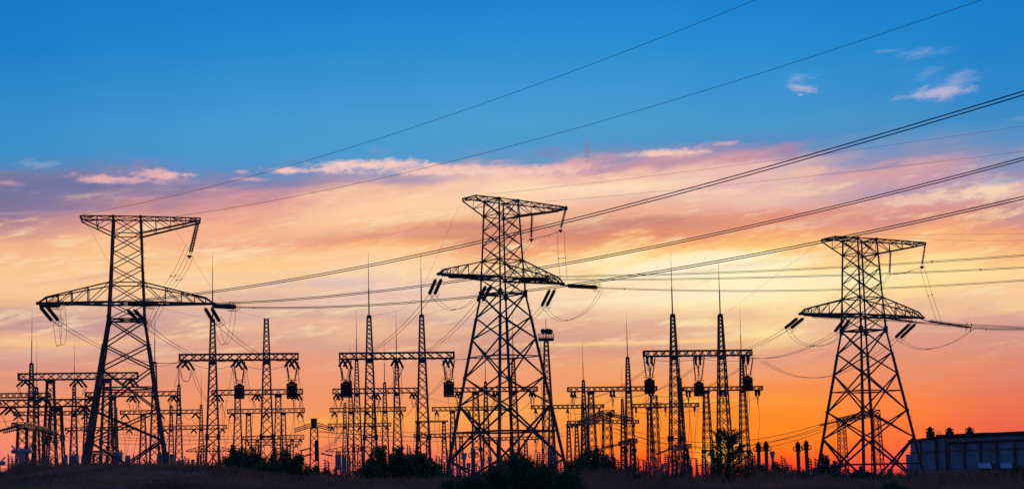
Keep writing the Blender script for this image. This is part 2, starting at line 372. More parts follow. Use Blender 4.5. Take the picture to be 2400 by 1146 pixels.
def line_thing(name, paths, r, label, cat, group, spacers=()):
    """a bundle of conductors; each conductor its own mesh, spacers between"""
    t = thing(name, paths[0][0], label, cat, group)
    for pth in paths:
        mb = MB(); mb.tube(pth, r, 5); obj('conductor', mb, WIRE, t)
    for f in spacers:
        a = pathat(paths[0], f); b = pathat(paths[-1], f); mb = MB(); mb.bar(a, b, .03); d = (pathat(paths[0], min(1, f+.004))-a).normalized()
        for c in (a, b): mb.bar(c-d*.07, c+d*.07, .07)
        obj('spacer', mb, STEEL2, t)
    return t
def pathat(p, f):
    x = f*(len(p)-1); i = min(int(x), len(p)-2); return p[i].lerp(p[i+1], x-i)
def wire(name, pts, r, label, cat, group=None, k=4):
    mb = MB(); mb.tube(pts, r, k); return single(name, mb, WIRE, label, cat, group)

# ------------------------------------------------------------ lattice pieces
def xface(mb, a0, a1, b0, b1, w):
    """X bracing on a panel with bottom edge a0-b0 and top edge a1-b1"""
    mb.bar(a0, b1, w, cap=False); mb.bar(b0, a1, w, cap=False)
LEV = [(28.62, 1.20), (27.09, 1.26), (25.6, 1.32), (24.1, 1.37), (22.58, 1.43), (20.80, 1.52), (19.28, 1.57), (16.98, 1.92), (14.85, 2.23), (11.10, 2.79), (8.37, 3.19), (3.0, 3.98)]
SGN = [(-1, -1), (1, -1), (1, 1), (-1, 1)]
def pylon(X, Y, th, dz, ul, ur, label):
    zg = gz(X, Y)-.3
    u = Vector((cos(th), sin(th), 0)); v = Vector((-sin(th), cos(th), 0)); O = Vector((X, Y, 0))
    def P(a, b, z): return O+u*a+v*b+Vector((0, 0, z+dz))
    root = thing('transmission_tower', (X, Y, zg), label, 'pylon', 'lattice transmission towers')
    lev = list(LEV); zb = zg-dz
    if zb < 2.6: lev.append((zb, 3.98+(3.0-zb)*.147))
    elif zb > 3.0: lev[-1] = (zb, 3.19+(8.37-zb)*.147)
    def C(i, s): z, w = lev[i]; return P(s[0]*w, s[1]*w, z)
    for s in SGN:
        mb = MB()
        for i in range(len(lev)-1):
            z = lev[i][0]; w = .155 if z > 21 else .18 if z > 19 else .26 if z > 9 else .29
            mb.bar(C(i, s), C(i+1, s), w)
        for i in (0, 1, 4, 5, 6, 9):                       # gusset plates
            c = C(i, s); q = .26 if i < 5 else .28 if i == 5 else .36
            mb.box(c, (q*.8, q*.8, q*.8 if i != 6 else .7), th)
        for k in range(40):                                # step bolts
            z = 2+k*.65
            if z < lev[-1][0] or s != (1, -1): continue
            for i in range(len(lev)-1):
                if lev[i][0] >= z > lev[i+1][0]:
                    f = (lev[i][0]-z)/(lev[i][0]-lev[i+1][0]); c = C(i, s).lerp(C(i+1, s), f); mb.bar(c, c+u*.32, .035, cap=False)
        obj('leg', mb, STEEL, root)
    mb = MB()
    for i in range(len(lev)-1):
        z = lev[i][0]; w = .072 if z > 19.5 else .115 if z > 9 else .155
        for k in range(4):
            s, t = SGN[k], SGN[(k+1) % 4]
            if i == 0 and k in (0, 2): pass
            xface(mb, C(i+1, s), C(i, s), C(i+1, t), C(i, t), w)
    for i, w in ((1, .08), (4, .09), (5, .12), (6, .12)):
        if w:
            for k in range(4): mb.bar(C(i, SGN[k]), C(i, SGN[(k+1) % 4]), w)
            if i in (5, 6): mb.bar(C(i, SGN[0]), C(i, SGN[2]), .1); mb.bar(C(i, SGN[1]), C(i, SGN[3]), .1)
    for z in (13.1, 5.75):                                 # horizontal diaphragms with their diamond
        w = 1.57+(19.28-z)*.147+.06; cs = [P(s[0]*w, s[1]*w, z) for s in SGN]
        if z < zb: continue
        for k in range(4): mb.bar(cs[k], cs[(k+1) % 4], .09 if z > 10 else .18)
        ms = [(cs[k]+cs[(k+1) % 4])/2 for k in range(4)]
        for k in range(4): mb.bar(ms[k], ms[(k+1) % 4], .09)
    for k in range(4):                                     # plates where the big crosses meet
        s, t = SGN[k], SGN[(k+1) % 4]
        for i in (9, 10):
            if i+1 < len(lev):
                wa_, wb_ = lev[i][1], lev[i+1][1]; f = wa_/(wa_+wb_)
                c = C(i, s).lerp(C(i+1, t), f); mb.box(c, (.3, .3, .3), th)
    obj('body_bracing', mb, STEEL, root)
    # lower crossarm
    zl, wl, zt, wt = 20.80, 1.52, 22.58, 1.43; AL = 7.75
    for sd_ in (-1, 1):
        mb = MB(); n = 5; F = [0, .30, .53, .72, .88, 1.0]
        def lo(f, b): x = wl+(AL-wl)*f; return P(sd_*x, b*(wl+(.16-wl)*f), zl)
        def hi(f, b):
            x = wl+(AL-wl)*f; h = zt-zl; f2 = f/.88; zz = zt+(zl+.54-zt)*f2; return P(sd_*x, b*(wt+(.26-wt)*f2*.93), zz)
        for b in (-1, 1):
            mb.bar(lo(0, b), lo(1, b), .20, .17); mb.bar(hi(0, b), hi(.88, b), .11); mb.bar(hi(.88, b), lo(1, b), .11)
            for i in range(5):
                if i: mb.bar(lo(F[i], b), hi(F[i], b), .075)
                if i < 4: mb.bar(hi(F[i], b), lo(F[i+1], b), .065)
        for i in range(1, 6): mb.bar(lo(F[i], -1), lo(F[i], 1), .12)
        for i in range(5):
            mb.bar(lo(F[i], -1), lo(F[i+1], 1), .1)
            if 0 < i < 5: mb.bar(hi(F[i], -1), hi(F[i], 1), .07)
        mb.box(lo(1, 0), (.3, .4, .26), th)
        obj('lower_crossarm', mb, STEEL, root)
    # upper crossarms: a short broad one and a long one that narrows
    z0, w0, z1, w1 = 28.62, 1.2, 27.09, 1.26
    for sd_, AL2, we, n in ((-1, ul, 1.12, 2), (1, ur, .72, 4)):
        mb = MB()
        def hi(f, b): return P(sd_*(w0+(AL2-w0)*f), b*(w0+(we-w0)*f), z0)
        def lo(f, b): return P(sd_*(w1+(AL2-w1)*f), b*(w1+(we-w1)*f), z1+(z0-.22-z1)*f)
        for b in (-1, 1):
            mb.bar(hi(0, b), hi(1, b), .105); mb.bar(lo(0, b), lo(1, b), .155 if sd_ > 0 else .1)
            for i in range(n):
                mb.bar(hi(i/n, b), lo((i+1)/n, b), .058)
                if i: mb.bar(hi(i/n, b), lo(i/n, b), .058)
            mb.bar(hi(1, b), lo(1, b), .12)
        for i in range(1, n+1): mb.bar(hi(i/n, -1), hi(i/n, 1), .06 if i < n else .12); mb.bar(lo(i/n, -1), lo(i/n, 1), .055)
        for i in range(n): xface(mb, hi(i/n, -1), hi((i+1)/n, -1), hi(i/n, 1), hi((i+1)/n, 1), .05)
        obj('upper_crossarm', mb, STEEL, root)
    mb = MB(); xface(mb, P(-w0, -w0, z0), P(w0, -w0, z0), P(-w0, w0, z0), P(w0, w0, z0), .05)
    for k in range(4): mb.bar(C(0, SGN[k]), C(0, SGN[(k+1) % 4]), .1)
    obj('top_frame', mb, STEEL, root)
    return root, P
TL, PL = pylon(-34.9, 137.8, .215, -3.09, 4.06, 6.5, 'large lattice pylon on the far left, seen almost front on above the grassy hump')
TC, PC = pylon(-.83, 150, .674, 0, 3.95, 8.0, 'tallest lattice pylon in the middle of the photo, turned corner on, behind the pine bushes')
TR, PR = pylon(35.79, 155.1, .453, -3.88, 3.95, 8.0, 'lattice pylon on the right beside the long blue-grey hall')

def dstr(root, p, q, sep, **k):
    """double string"""
    for s_ in (-1, 1): istring(root, p+sep*s_, q+sep*s_, **k)
# --- line side: strings along the line and bundled conductors running towards and past the camera
def span(root, P0, aim, obs, Ls, label, group, ext=90, half=.115, r=.027, sp_=(.3, .62), rs=.23, ring=True, single_=False):
    """P0 attach point; aim = horizontal unit direction; obs = photo points the lowest conductor passes"""
    aim = Vector((*aim, 0)).normalized(); best = None
    for k_ in range(-12, 13) if len(obs) > 3 else (0,):
        an = atan2(aim.y, aim.x)+k_*.006; d = (cos(an), sin(an)); T = [0.0]; Z = [P0.z]; DD = [1]
        for x, y in obs:
            t, z = line_hit(P0, d, x, y); T.append(t); Z.append(z); DD.append(P0.y+d[1]*t)
        A = [(t, t*t, z-P0.z) for t, z in zip(T[1:], Z[1:])]
        a = sum(p*p for p, q, w in A); b = sum(p*q for p, q, w in A); c = sum(q*q for p, q, w in A)
        e = sum(p*w for p, q, w in A); f = sum(q*w for p, q, w in A); det = a*c-b*b
        if len(obs) > 3:
            k1, k2 = (e*c-b*f)/det, (a*f-b*e)/det
            er = sum(((k1*p+k2*q-w)/D_)**2 for (p, q, w), D_ in zip(A, DD[1:]))
            if k2 < 0: er += 1
        else: er = 0
        if best is None or er < best[0]: best = (er, Vector((d[0], d[1], 0)), T, Z)
    er, aim, T, Z = best; d = (aim.x, aim.y); side = Vector((-aim.y, aim.x, 0))
    if len(obs) > 3: print('span', label[:30], 'px rms', round(sqrt(er/len(obs))*FPX, 1), 'aim', round(aim.x, 3), round(aim.y, 3))
    # quadratic through start and least-squares of the rest
    if len(obs) >= 2:
        A = [(t, t*t, z-P0.z) for t, z in zip(T[1:], Z[1:])]
        a = sum(p*p for p, q, w in A); b = sum(p*q for p, q, w in A); c = sum(q*q for p, q, w in A)
        e = sum(p*w for p, q, w in A); f = sum(q*w for p, q, w in A); det = a*c-b*b
        k1, k2 = (e*c-b*f)/det, (a*f-b*e)/det
    else:
        k2 = .0006; k1 = (Z[1]-P0.z-k2*T[1]**2)/T[1]
    zz = lambda t: P0.z+k1*t+k2*t*t
    tm = max(T)+ext; n = 60
    pt = lambda t: Vector((P0.x+aim.x*t, P0.y+aim.y*t, zz(t)))
    s0 = Ls+.9
    if Ls and root is not None:
        dstr(root, pt(.7), pt(.7+Ls), side*.2, r=rs, ring=ring, pitch=.15)
        mb = MB(); mb.bar(pt(0), pt(.7), .08); mb.bar(pt(.7)-side*.26, pt(.7)+side*.26, .08); obj('yoke', mb, STEEL2, root)
        mb = MB(); mb.bar(pt(.7+Ls)-side*.26, pt(.7+Ls)+side*.26, .1); obj('yoke', mb, STEEL2, root)
    else: s0 = 0
    ts = [s0+(tm-s0)*(i/n) for i in range(n+1)]
    if single_: return wire('earth_wire', [pt(t) for t in ts], r, label, 'overhead wire', group), pt
    return line_thing('power_line', [[pt(t)+side*half*s_-Vector((0, 0, .08*(s_ > 0))) for t in ts] for s_ in (1, -1)], r, label, 'power line', group, sp_), pt
zA = 20.62
gL = 'twin conductors running from the left pylon over the right of the frame'
aL = (.69, -.72)
_, q1 = span(TL, PL(-7.6, 0, zA), aL, [(500,688),(560,677),(680,654),(860,618),(1130,563),(1500,470),(1840,378),(2165,290),(2400,220)], 3.2, 'uppermost of the three heavy twin power lines climbing to the right edge', gL, sp_=(.02, .52))
_, q2 = span(TL, PL(0, -1.5, zA), aL, [(530,709),(600,704),(720,696),(860,684),(1130,656),(1500,583),(1840,507),(2400,372)], 3.2, 'middle of the three heavy twin power lines climbing to the right edge', gL, sp_=(.02, .50))
_, q3 = span(TL, PL(7.6, 0, zA), aL, [(600,728),(700,723),(860,714),(1130,690),(1500,642),(1915,560),(2400,468)], 3.2, 'lowest of the three heavy twin power lines, passing just above the right pylon', gL, sp_=(.02, .55))
gE = 'thin earth wires from the left pylon'
span(None, PL(-3.9, -1.0, 28.75), aL, [(620,406),(1200,218),(1770,2)], 0, 'thin upper wire from the top left tip of the left pylon to the top edge', gE, single_=True, r=.015)
span(None, PL(4.4, -.8, 28.75), aL, [(940,400),(1500,268),(2285,2)], 0, 'thin lower wire from the top of the left pylon to the top right corner', gE, single_=True, r=.015)
gC = 'twin conductors from the middle pylon'
aC = (.90, -.42)
span(TC, PC(-7.4, 0, zA), aC, [(1500,645),(2000,622),(2400,598)], 3.3, 'upper of three thin twin lines from the middle pylon, crossing behind the right pylon top', gC, r=.021, sp_=(.3,.6))
span(TC, PC(0, -1.5, zA), aC, [(1500,654),(2000,643),(2400,626)], 3.3, 'middle of three thin twin lines from the middle pylon to the right edge', gC, r=.021, sp_=(.3,.6))
span(TC, PC(7.6, 0, zA), aC, [(1500,681),(2000,674),(2400,657)], 3.3, 'lowest of three thin twin lines, leaving the right arm tip of the middle pylon', gC, r=.021, sp_=(.02,.6))
gE2 = 'thin earth wires from the middle pylon'
span(None, PC(-2.2, -1.1, 28.9), aC, [(1600,404),(2000,352),(2400,296)], 0, 'faint wire leaving the crown of the middle pylon and crossing the heavy line', gE2, single_=True, r=.011)
span(None, PC(5.0, -.8, 28.9), aC, [(1700,434),(2400,355)], 0, 'faint wire leaving the long top arm of the middle pylon', gE2, single_=True, r=.011)
gR = 'twin conductors from the right pylon'
aR = (.97, -.22)
span(TR, PR(-7.4, 0, zA), aR, [(2250,759),(2400,766)], 3.4, 'upper of the short twin lines from the right pylon to the right edge', gR, r=.022, ext=60, sp_=(.3,))
span(TR, PR(0, -1.5, zA), aR, [(2250,764),(2400,769)], 3.4, 'middle of the short twin lines from the right pylon to the right edge', gR, r=.022, ext=60, sp_=(.3,))
span(TR, PR(7.6, 0, zA), aR, [(2290,769),(2400,772)], 4.2, 'twin line leaving the right arm tip of the right pylon beside the jumper loop', gR, r=.022, ext=60, sp_=(.02,))
gE3 = 'thin earth wires from the right pylon'
span(None, PR(-2.2, -1.1, 28.9), aR, [(2200,550),(2400,548)], 0, 'very faint wire leaving the crown of the right pylon', gE3, single_=True, r=.009, ext=50)
span(None, PR(5.0, -.8, 28.9), aR, [(2300,564),(2400,563)], 0, 'very faint wire leaving the long top arm of the right pylon', gE3, single_=True, r=.009, ext=50)

# --- station side strings: photo position of both ends, then conductors to the gantry
def drop(root, a, b, sepx, Da, Db, ends, s, label, group, ring=True):
    """double string a->b (photo px) and twin conductors on to a gantry point"""
    p = at(*a, Da); q = at(*b, Db); sep = Vector((sepx, 0, 0))
    for s_ in (-1, 1):
        istring(root, p+sep*s_+(q-p)*.1, q+sep*s_+(q-p)*.06, .18, ring and s_ > 0, pitch=.15)
        mb = MB(); mb.bar(p+sep*s_, p+sep*s_+(q-p)*.1, .07); obj('link', mb, STEEL2, root)
    e = at(*ends)
    line_thing('power_line', [sag(q+sep*s_, e+sep*.8*s_, s, 18) for s_ in (-1, 1)], .023, label, 'power line', group)
    return q
gd = 'twin conductors sloping from the pylons down to the station gantries'
qa = drop(TL, (100,716), (128,750), .30, 137.2, 139.5, (438, 846, 193), 1.6, 'twin line from the left arm tip of the left pylon to the first big gantry', gd)
qb = drop(TL, (305,724), (335,756), .30, 138, 140.5, (548, 846, 194), 1.2, 'twin line sloping from the body of the left pylon to the first big gantry', gd)
qc = drop(TL, (487,720), (506,752), .30, 139.5, 141.5, (670, 846, 196), 1.0, 'twin line from the right arm tip of the left pylon to the first big gantry', gd)
qd = drop(TC, (1029,652), (1013,688), .26, 144.3, 146.5, (812, 842, 197), 1.4, 'twin line from the left arm tip of the middle pylon to the second big gantry', gd)
qe = drop(TC, (1146,668), (1126,704), .26, 149, 151, (936, 842, 198), 1.4, 'twin line sloping from the body of the middle pylon down to the second big gantry', gd)
qf = drop(TC, (1296,676), (1276,716), .26, 154, 156, (1062, 842, 200), 1.6, 'twin line passing behind the legs of the middle pylon to the second big gantry', gd)
qg = drop(TR, (1878,744), (1848,768), .30, 151, 153, (1640, 838, 205), .9, 'twin line from the left arm tip of the right pylon to the third big gantry', gd)
qh = drop(TR, (1986,748), (1964,776), .30, 155, 157, (1756, 838, 207), 1.0, 'twin line sloping from the body of the right pylon to the third big gantry', gd)
qi = drop(TR, (2142,756), (2106,790), .30, 158, 160, (1788, 846, 208), 3.2, 'sagging twin line passing behind the right pylon to the end of the third big gantry', gd)
# --- jumper loops, hanging strings
def loop(pts, D, label, group, half=.2, r=.017):
    P = [at(x, y, D+(i*.15)) for i, (x, y) in enumerate(pts)]
    c = catmull(P, 8); o = Vector((half, .1, .05))
    return line_thing('jumper_loop', [off(c, o), off(c, -o)], r, label, 'jumper cable', group, (.45,))
gj = 'slack jumper loops under the pylon arms'
loop([(130,752),(134,780),(138,806),(146,806),(150,775),(147,724)], 137, 'narrow jumper loop hanging under the left arm tip of the left pylon', gj)
loop([(508,755),(514,785),(524,806),(536,796),(543,765),(548,730)], 141, 'jumper loop hanging under the right arm tip of the left pylon', gj)
loop([(1014,690),(1032,712),(1056,725),(1082,722),(1106,706),(1126,682)], 146.5, 'jumper loop slung under the left arm of the middle pylon', gj)
loop([(1275,718),(1296,742),(1325,751),(1358,740),(1388,715),(1409,681)], 155, 'wide jumper loop under the right arm tip of the middle pylon', gj)
loop([(1846,772),(1866,797),(1895,809),(1930,809),(1958,797),(1972,778)], 152.5, 'jumper loop slung under the left arm of the right pylon', gj)
loop([(2105,791),(2130,810),(2165,818),(2205,812),(2245,796),(2284,769)], 159, 'wide jumper loop under the right arm tip of the right pylon', gj)
istring(TC, at(1328,482,151.6), at(1314,536,151.6), .17, False, 8, .2)
istring(TC, at(1247,502,150.4), at(1245,558,150.4), .17, False, 8, .2)
istring(TR, at(2169,567,157.8), at(2161,622,157.8), .14, False, 8, .2)
istring(TR, at(2087,590,156.8), at(2085,641,156.8), .14, False, 8, .2)
for dx in (0, 5): istring(TL, at(466-dx,520,138.3), at(449-dx,594,138.3), .15, False, 8, .16)
for T_, (a, b), D in ((TC, (1314,540), 151.6), (TC, (1245,561), 150.4), (TR, (2161,625), 157.8), (TL, (444,600), 138.3)):
    mb = MB(); c = at(a, b, D); mb.box(c, (.42, .12, .14)); mb.box(c-Vector((0, 0, .15)), (.2, .12, .14)); obj('clamp', mb, STEEL2, T_)
gk = 'centre phase jumpers looped over the pylon tops'
loop([(1245,561),(1262,556),(1285,552),(1300,546),(1314,541)], 151, 'short slack jumper between the two hanging strings of the middle pylon', gk)
loop([(1315,542),(1316,590),(1319,630),(1322,656)], 151.6, 'jumper dropping straight from the outer hanging string of the middle pylon', gk, .35)
loop([(1245,562),(1222,596),(1200,634),(1184,672)], 150.4, 'jumper slanting from the inner hanging string behind the middle pylon', gk)
loop([(2085,643),(2120,640),(2135,634),(2161,627)], 157, 'short slack jumper between the two hanging strings of the right pylon', gk)
loop([(2162,628),(2175,675),(2190,722),(2202,757)], 157.8, 'jumper dropping from the outer hanging string of the right pylon', gk, .25)
loop([(2085,643),(2066,670),(2048,700),(2030,736)], 156.8, 'jumper slanting from the inner hanging string behind the right pylon', gk)
loop([(441,574),(415,630),(385,680),(348,764)], 138.3, 'left-hand jumper slanting down from the hanging string of the left pylon', gk)
loop([(449,600),(430,640),(395,690),(352,768)], 138.6, 'right-hand jumper slanting down from the hanging string of the left pylon', gk)

# ------------------------------------------------------------ station gantries
BR = .142; BU = Vector((cos(BR), sin(BR), 0)); BV = Vector((-sin(BR), cos(BR), 0))
def lattice_mast(mb, c, z0, z1, w0, w1, leg, br, ratio=1.0, collar=None):
    """square tapering mast; w0 width at the foot"""
    def K(z): f = (z-z0)/(z1-z0); return w0+(w1-w0)*f
    def cr(z, s): w = K(z)/2; return Vector((c.x, c.y, z))+BU*(s[0]*w)+BV*(s[1]*w)
    for s in SGN: mb.bar(cr(z0, s), cr(z1, s), leg)
    z = z1
    while z > z0+.1:
        h = K(z)*ratio*(1.45 if collar and z < collar else 1.0); zn = max(z0, z-h)
        if collar and z > collar > zn: zn = collar
        for k in range(4):
            a, b = SGN[k], SGN[(k+1) % 4]
            mb.bar(cr(zn, a), cr(z, b), br, cap=False); mb.bar(cr(zn, b), cr(z, a), br, cap=False)
        if collar and abs(z-collar) < 1e-6:
            for k in range(4): mb.bar(cr(z, SGN[k]), cr(z, SGN[(k+1) % 4]), br*1.8)
            for s in SGN: mb.box(cr(z, s), (leg*2.2, leg*2.2, .75), BR)
        z = zn
def rod(parent, c, z0, z1):
    mb = MB(); zm = z0+(z1-z0)*.45
    mb.lathe((c.x, c.y, z0-.3), (c.x, c.y, z1), [(0, .09), (.45, .075), (.46, .045), (.75, .04), (.76, .025), (1, .012)], 6)
    mb.box((c.x, c.y, z0), (.5, .5, .3), BR)
    return obj('lightning_rod', mb, STEEL2, parent)
PHASES = {}
def gantry(key, x0, x1, yt, yb, masts, label, D=None, det=2, rot=True, phases=(0.06, .5, .94), wcol=1.0, strings=True, grp='lattice gantries of the switchyard', mt=None):
    xm = (x0+x1)/2; mt = mt or STEEL
    if D is None: D = 16*FPX/(hor(xm)-yt)
    c = at(xm, yt, D); th = (yb-yt)/FPX*D; zt = c.z; zbm = zt-th
    hl = (x1-x0)/FPX*D/2/1.0
    a = c-BU*hl*1.01; b = c+BU*hl*1.01
    sc = D/200
    root = thing('station_gantry', (c.x, c.y, gz(c.x, c.y)), label, 'gantry', grp)
    # beam: box truss
    mb = MB(); dp = th*.95; ch = max(.17, .13*sc**.6); dg = max(.09, .07*sc**.6)
    n = max(4, round(2*hl/(th*1.25)))
    def B(f, s, z): p = a.lerp(b, f)+BV*(s*dp/2); return Vector((p.x, p.y, z))
    for s in (-1, 1):
        for z in (zt-ch/2, zbm+ch/2): mb.bar(B(0, s, z), B(1, s, z), ch)
        for i in range(n):
            f0, f1 = i/n, (i+1)/n
            mb.bar(B(f0, s, zbm), B(f1, s, zt), dg, cap=False); mb.bar(B(f0, s, zt), B(f1, s, zbm), dg, cap=False)
        for f in (0, 1): mb.bar(B(f, s, zbm), B(f, s, zt), ch*1.1)
    for i in range(n+1):
        for z in (zt-ch/2, zbm+ch/2): mb.bar(B(i/n, -1, z), B(i/n, 1, z), dg, cap=False)
    for i in range(n): mb.bar(B(i/n, -1, zbm), B((i+1)/n, 1, zbm), dg, cap=False)
    obj('beam', mb, mt, root)
    for mx, my, ry in masts:
        f = (mx-x0)/(x1-x0); p = a.lerp(b, f) if 0 <= f <= 1 else a+(b-a)*f; zg_ = gz(p.x, p.y)-.2
        pd = p.y
        ztop = at(mx, my, pd).z if my else zbm
        wt = .45 if my else .82; wb_ = (wt+.068*(ztop-zg_))*wcol
        mb = MB(); lattice_mast(mb, p, zg_, ztop, wb_, wt*wcol, max(.17, .15*sc**.7), max(.075, .062*sc**.6), 1.0 if det > 1 else 1.25, zg_+6.2 if det > 1 else None)
        mb.box((p.x, p.y, zbm-.25), (wt*1.25+.25, wt*1.25+.25, .45), BR)
        mo = obj('mast', mb, mt, root)
        if my: mb2 = None
        if ry: rod(mo, p, ztop, at(mx, ry, pd).z)
    ph = []
    for f in phases:
        p = a.lerp(b, f); q = Vector((p.x, p.y, zbm)); rr = .17*max(1, sc**.5)
        ends = []
        for sy in ((-1, 1) if strings else ()):
            e0 = q+BV*(sy*dp/2); dv = (BV*sy*1.0 - Vector((0, 0, .55))+BU*(.35*sy)).normalized()
            L = 2.3
            for ss in ((-.3, .3) if det > 1 else (0,)):
                istring(root, e0+BU*ss, e0+BU*ss+dv*L, rr, False, 6, .28)
            ends.append(e0+dv*L)
        if strings:
            mb = MB()
            lo = (ends[0]+ends[1])/2-Vector((0, 0, 1.5 if det > 1 else 1.1))
            for ss in ((-.15, .15) if det > 1 else (0,)): mb.tube(catmull([ends[0]+BU*ss, lo+(ends[0]-lo)*.45-Vector((0,0,.5)), lo+BU*ss, lo+(ends[1]-lo)*.45-Vector((0,0,.5)), ends[1]+BU*ss], 4), .03*max(1, sc**.5), 4)
            obj('jumper', mb, WIRE, root)
            ph.append(ends)
        else: ph.append([q, q])
    PHASES[key] = ph
    return root, c, D, zbm
R1 = 'tall front row gantry '
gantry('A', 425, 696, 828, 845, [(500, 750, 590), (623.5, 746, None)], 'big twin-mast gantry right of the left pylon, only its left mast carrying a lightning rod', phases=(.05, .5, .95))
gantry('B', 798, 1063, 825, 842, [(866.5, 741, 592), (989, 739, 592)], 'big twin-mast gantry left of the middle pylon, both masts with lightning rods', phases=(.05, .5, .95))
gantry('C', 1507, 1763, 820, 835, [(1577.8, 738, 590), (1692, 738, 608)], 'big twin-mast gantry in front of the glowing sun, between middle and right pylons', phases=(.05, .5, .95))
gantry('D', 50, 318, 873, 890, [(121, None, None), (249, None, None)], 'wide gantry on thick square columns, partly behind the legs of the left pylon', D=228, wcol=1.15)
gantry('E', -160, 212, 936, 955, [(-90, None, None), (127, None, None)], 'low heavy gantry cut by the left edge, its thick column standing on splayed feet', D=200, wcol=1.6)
# second row
R2 = [('2a', -140, 112, 921, 933, [(-60, None, None), (69.6, 852, 726)], 'gantry beam reaching in from the left edge, its mast carrying the leftmost lightning rod'),
('2b', 206, 418, 917, 929, [(265, None, None), (361, 849, 727)], 'middle distance gantry crossing behind the legs of the left pylon'),
('2c', 500, 707, 912, 925, [(558, None, None), (651, None, None)], 'middle distance gantry seen beneath the first big gantry, behind two of its black traps'),
('2d', 782, 981, 909, 922, [(837, 844, 727), (929.6, 846, 725)], 'middle distance gantry beneath the second big gantry, both of its masts with lightning rods'),
('2e', 1063, 1259, 906.5, 918, [(1114.5, None, None), (1204, 844, 725)], 'middle distance gantry crossing behind the legs of the middle pylon'),
('2f', 1330, 1540, 905.5, 917, [(1384, None, None), (1473, 837.5, 732)], 'middle distance gantry whose right end meets the leftmost black trap of the sunlit gantry'),
('2g', 1600, 1788, 905, 915.5, [(1653.5, None, None), (1741, 836, 720)], 'middle distance gantry beneath the right half of the gantry in front of the sun')]
for g_ in R2: gantry(*g_)
R3 = [('3a', 37, 209, 962.7, 973, [(87, 908, 798), (171.6, 903, 797)], 'lower distant gantry on the far left with two rods beside the left pylon'),
('3b', 286, 467, 960, 970, [(337, None, None), (418, 902, 800)], 'lower distant gantry just right of the legs of the left pylon'),
('3c', 536, 712, 957, 968, [(583.5, None, None), (663, None, None)], 'lower distant gantry without rods, third beam down under the first big gantry'),
('3d', 775, 949, 954, 964.6, [(822.6, 893, 805), (901.6, 896.5, 791)], 'lower distant gantry, third beam down under the second big gantry'),
('3e', 1014, 1183.5, 952, 962, [(1060.6, None, None), (1138.7, 895, 792)], 'lower distant gantry between the left legs of the middle pylon'),
('3f', 1245, 1415, 948, 957, [(1291, None, None), (1368.7, 891, 794)], 'lower distant gantry right of the middle pylon, crossing the floodlight tower'),
('3g', 1480, 1638, 944.5, 954.6, [(1521.5, None, None), (1596, 886, 783.6)], 'lower distant gantry crossing behind the left mast of the gantry in front of the sun')]
for g_ in R3: gantry(*g_, det=1)
R4 = [('4a', 156.5, 310, 1000, 1008, [(202, 955, 865), (270, 955, 864)], 'small far gantry between the lower legs of the left pylon'),
('4b', 380, 529, 996, 1006, [(403, 949, None), (471, 949, 861.5)], 'small far gantry just right of the left pylon feet'),
('4c', 771, 915, 991, 999.6, [(809, 943, None), (875, 943, None)], 'small far gantry, fourth beam down under the second big gantry'),
('4e', 1330, 1497, 984, 993, [(1366, 940, None), (1460, 935, 851)], 'small far gantry behind the sloping bus platform right of the middle pylon'),
('5a', 572, 711, 1020, 1030, [(604, None, None), (683, None, None)], 'far low gantry above the green bushes, upper of the two'),
('5b', 971, 1112, 1015, 1024, [(1003, None, None), (1080, None, None)], 'far low gantry behind the left foot of the middle pylon'),
('6a', 583, 700, 1034, 1043, [(608, None, None), (676, None, None)], 'far low gantry above the green bushes, lower of the two'),
('6b', 1130, 1262, 1023, 1031, [(1168, None, None), (1232, None, None)], 'far low gantry seen between the legs of the middle pylon'),
('6c', 974, 1049, 985, 989, [(980, None, None), (1040, None, None)], 'slim far portal with a thin beam left of the middle pylon'),
('6d', 1328, 1354, 992, 998, [(1332, None, None), (1351, None, None)], 'narrow far portal left of the sloping bus platform')]
for g_ in R4: gantry(*g_, det=1, D={'5a': 520, '5b': 500, '6a': 590, '6b': 560, '6c': 520, '6d': 520}.get(g_[0]), strings=g_[0] not in ('6c', '6d'))
# tapering-arch portals far behind
def arched(x0, x1, yt, yb, D, label):
    c = at((x0+x1)/2, yb, D); hl = (x1-x0)/2/FPX*D; h = (yb-yt)/FPX*D
    root = thing('arched_portal', (c.x, c.y, gz(c.x, c.y)), label, 'gantry', 'far portals with arched crossarms')
    mb = MB(); n = 10
    for s in (-1, 1):
        o = BV*(s*.5); hp = lambda f: Vector((0, 0, h*(1-abs(2*f-1))+.35))
        A = [c+BU*(hl*(2*i/n-1))+o for i in range(n+1)]
        for i in range(n):
            mb.bar(A[i], A[i+1], .2, cap=False); mb.bar(A[i]+hp(i/n), A[i+1]+hp((i+1)/n), .14, cap=False); mb.bar(A[i], A[i+1]+hp((i+1)/n), .1, cap=False); mb.bar(A[i], A[i]+hp(i/n), .1, cap=False)
    obj('crossarm', mb, STEEL, root)
    for f in (-.25, .25):
        mb = MB(); p = c+BU*(hl*f); zg_ = gz(p.x, p.y)-.2; lattice_mast(mb, p, zg_, c.z+h*.6, 2.2, 1.2, .16, .1, 1.2); obj('mast', mb, STEEL, root)
arched(437, 545, 1043, 1057, 430, 'far portal with an arched crossarm behind the first big gantry')
arched(764, 892, 1043, 1057, 430, 'far portal with an arched crossarm left of the dark green bushes')

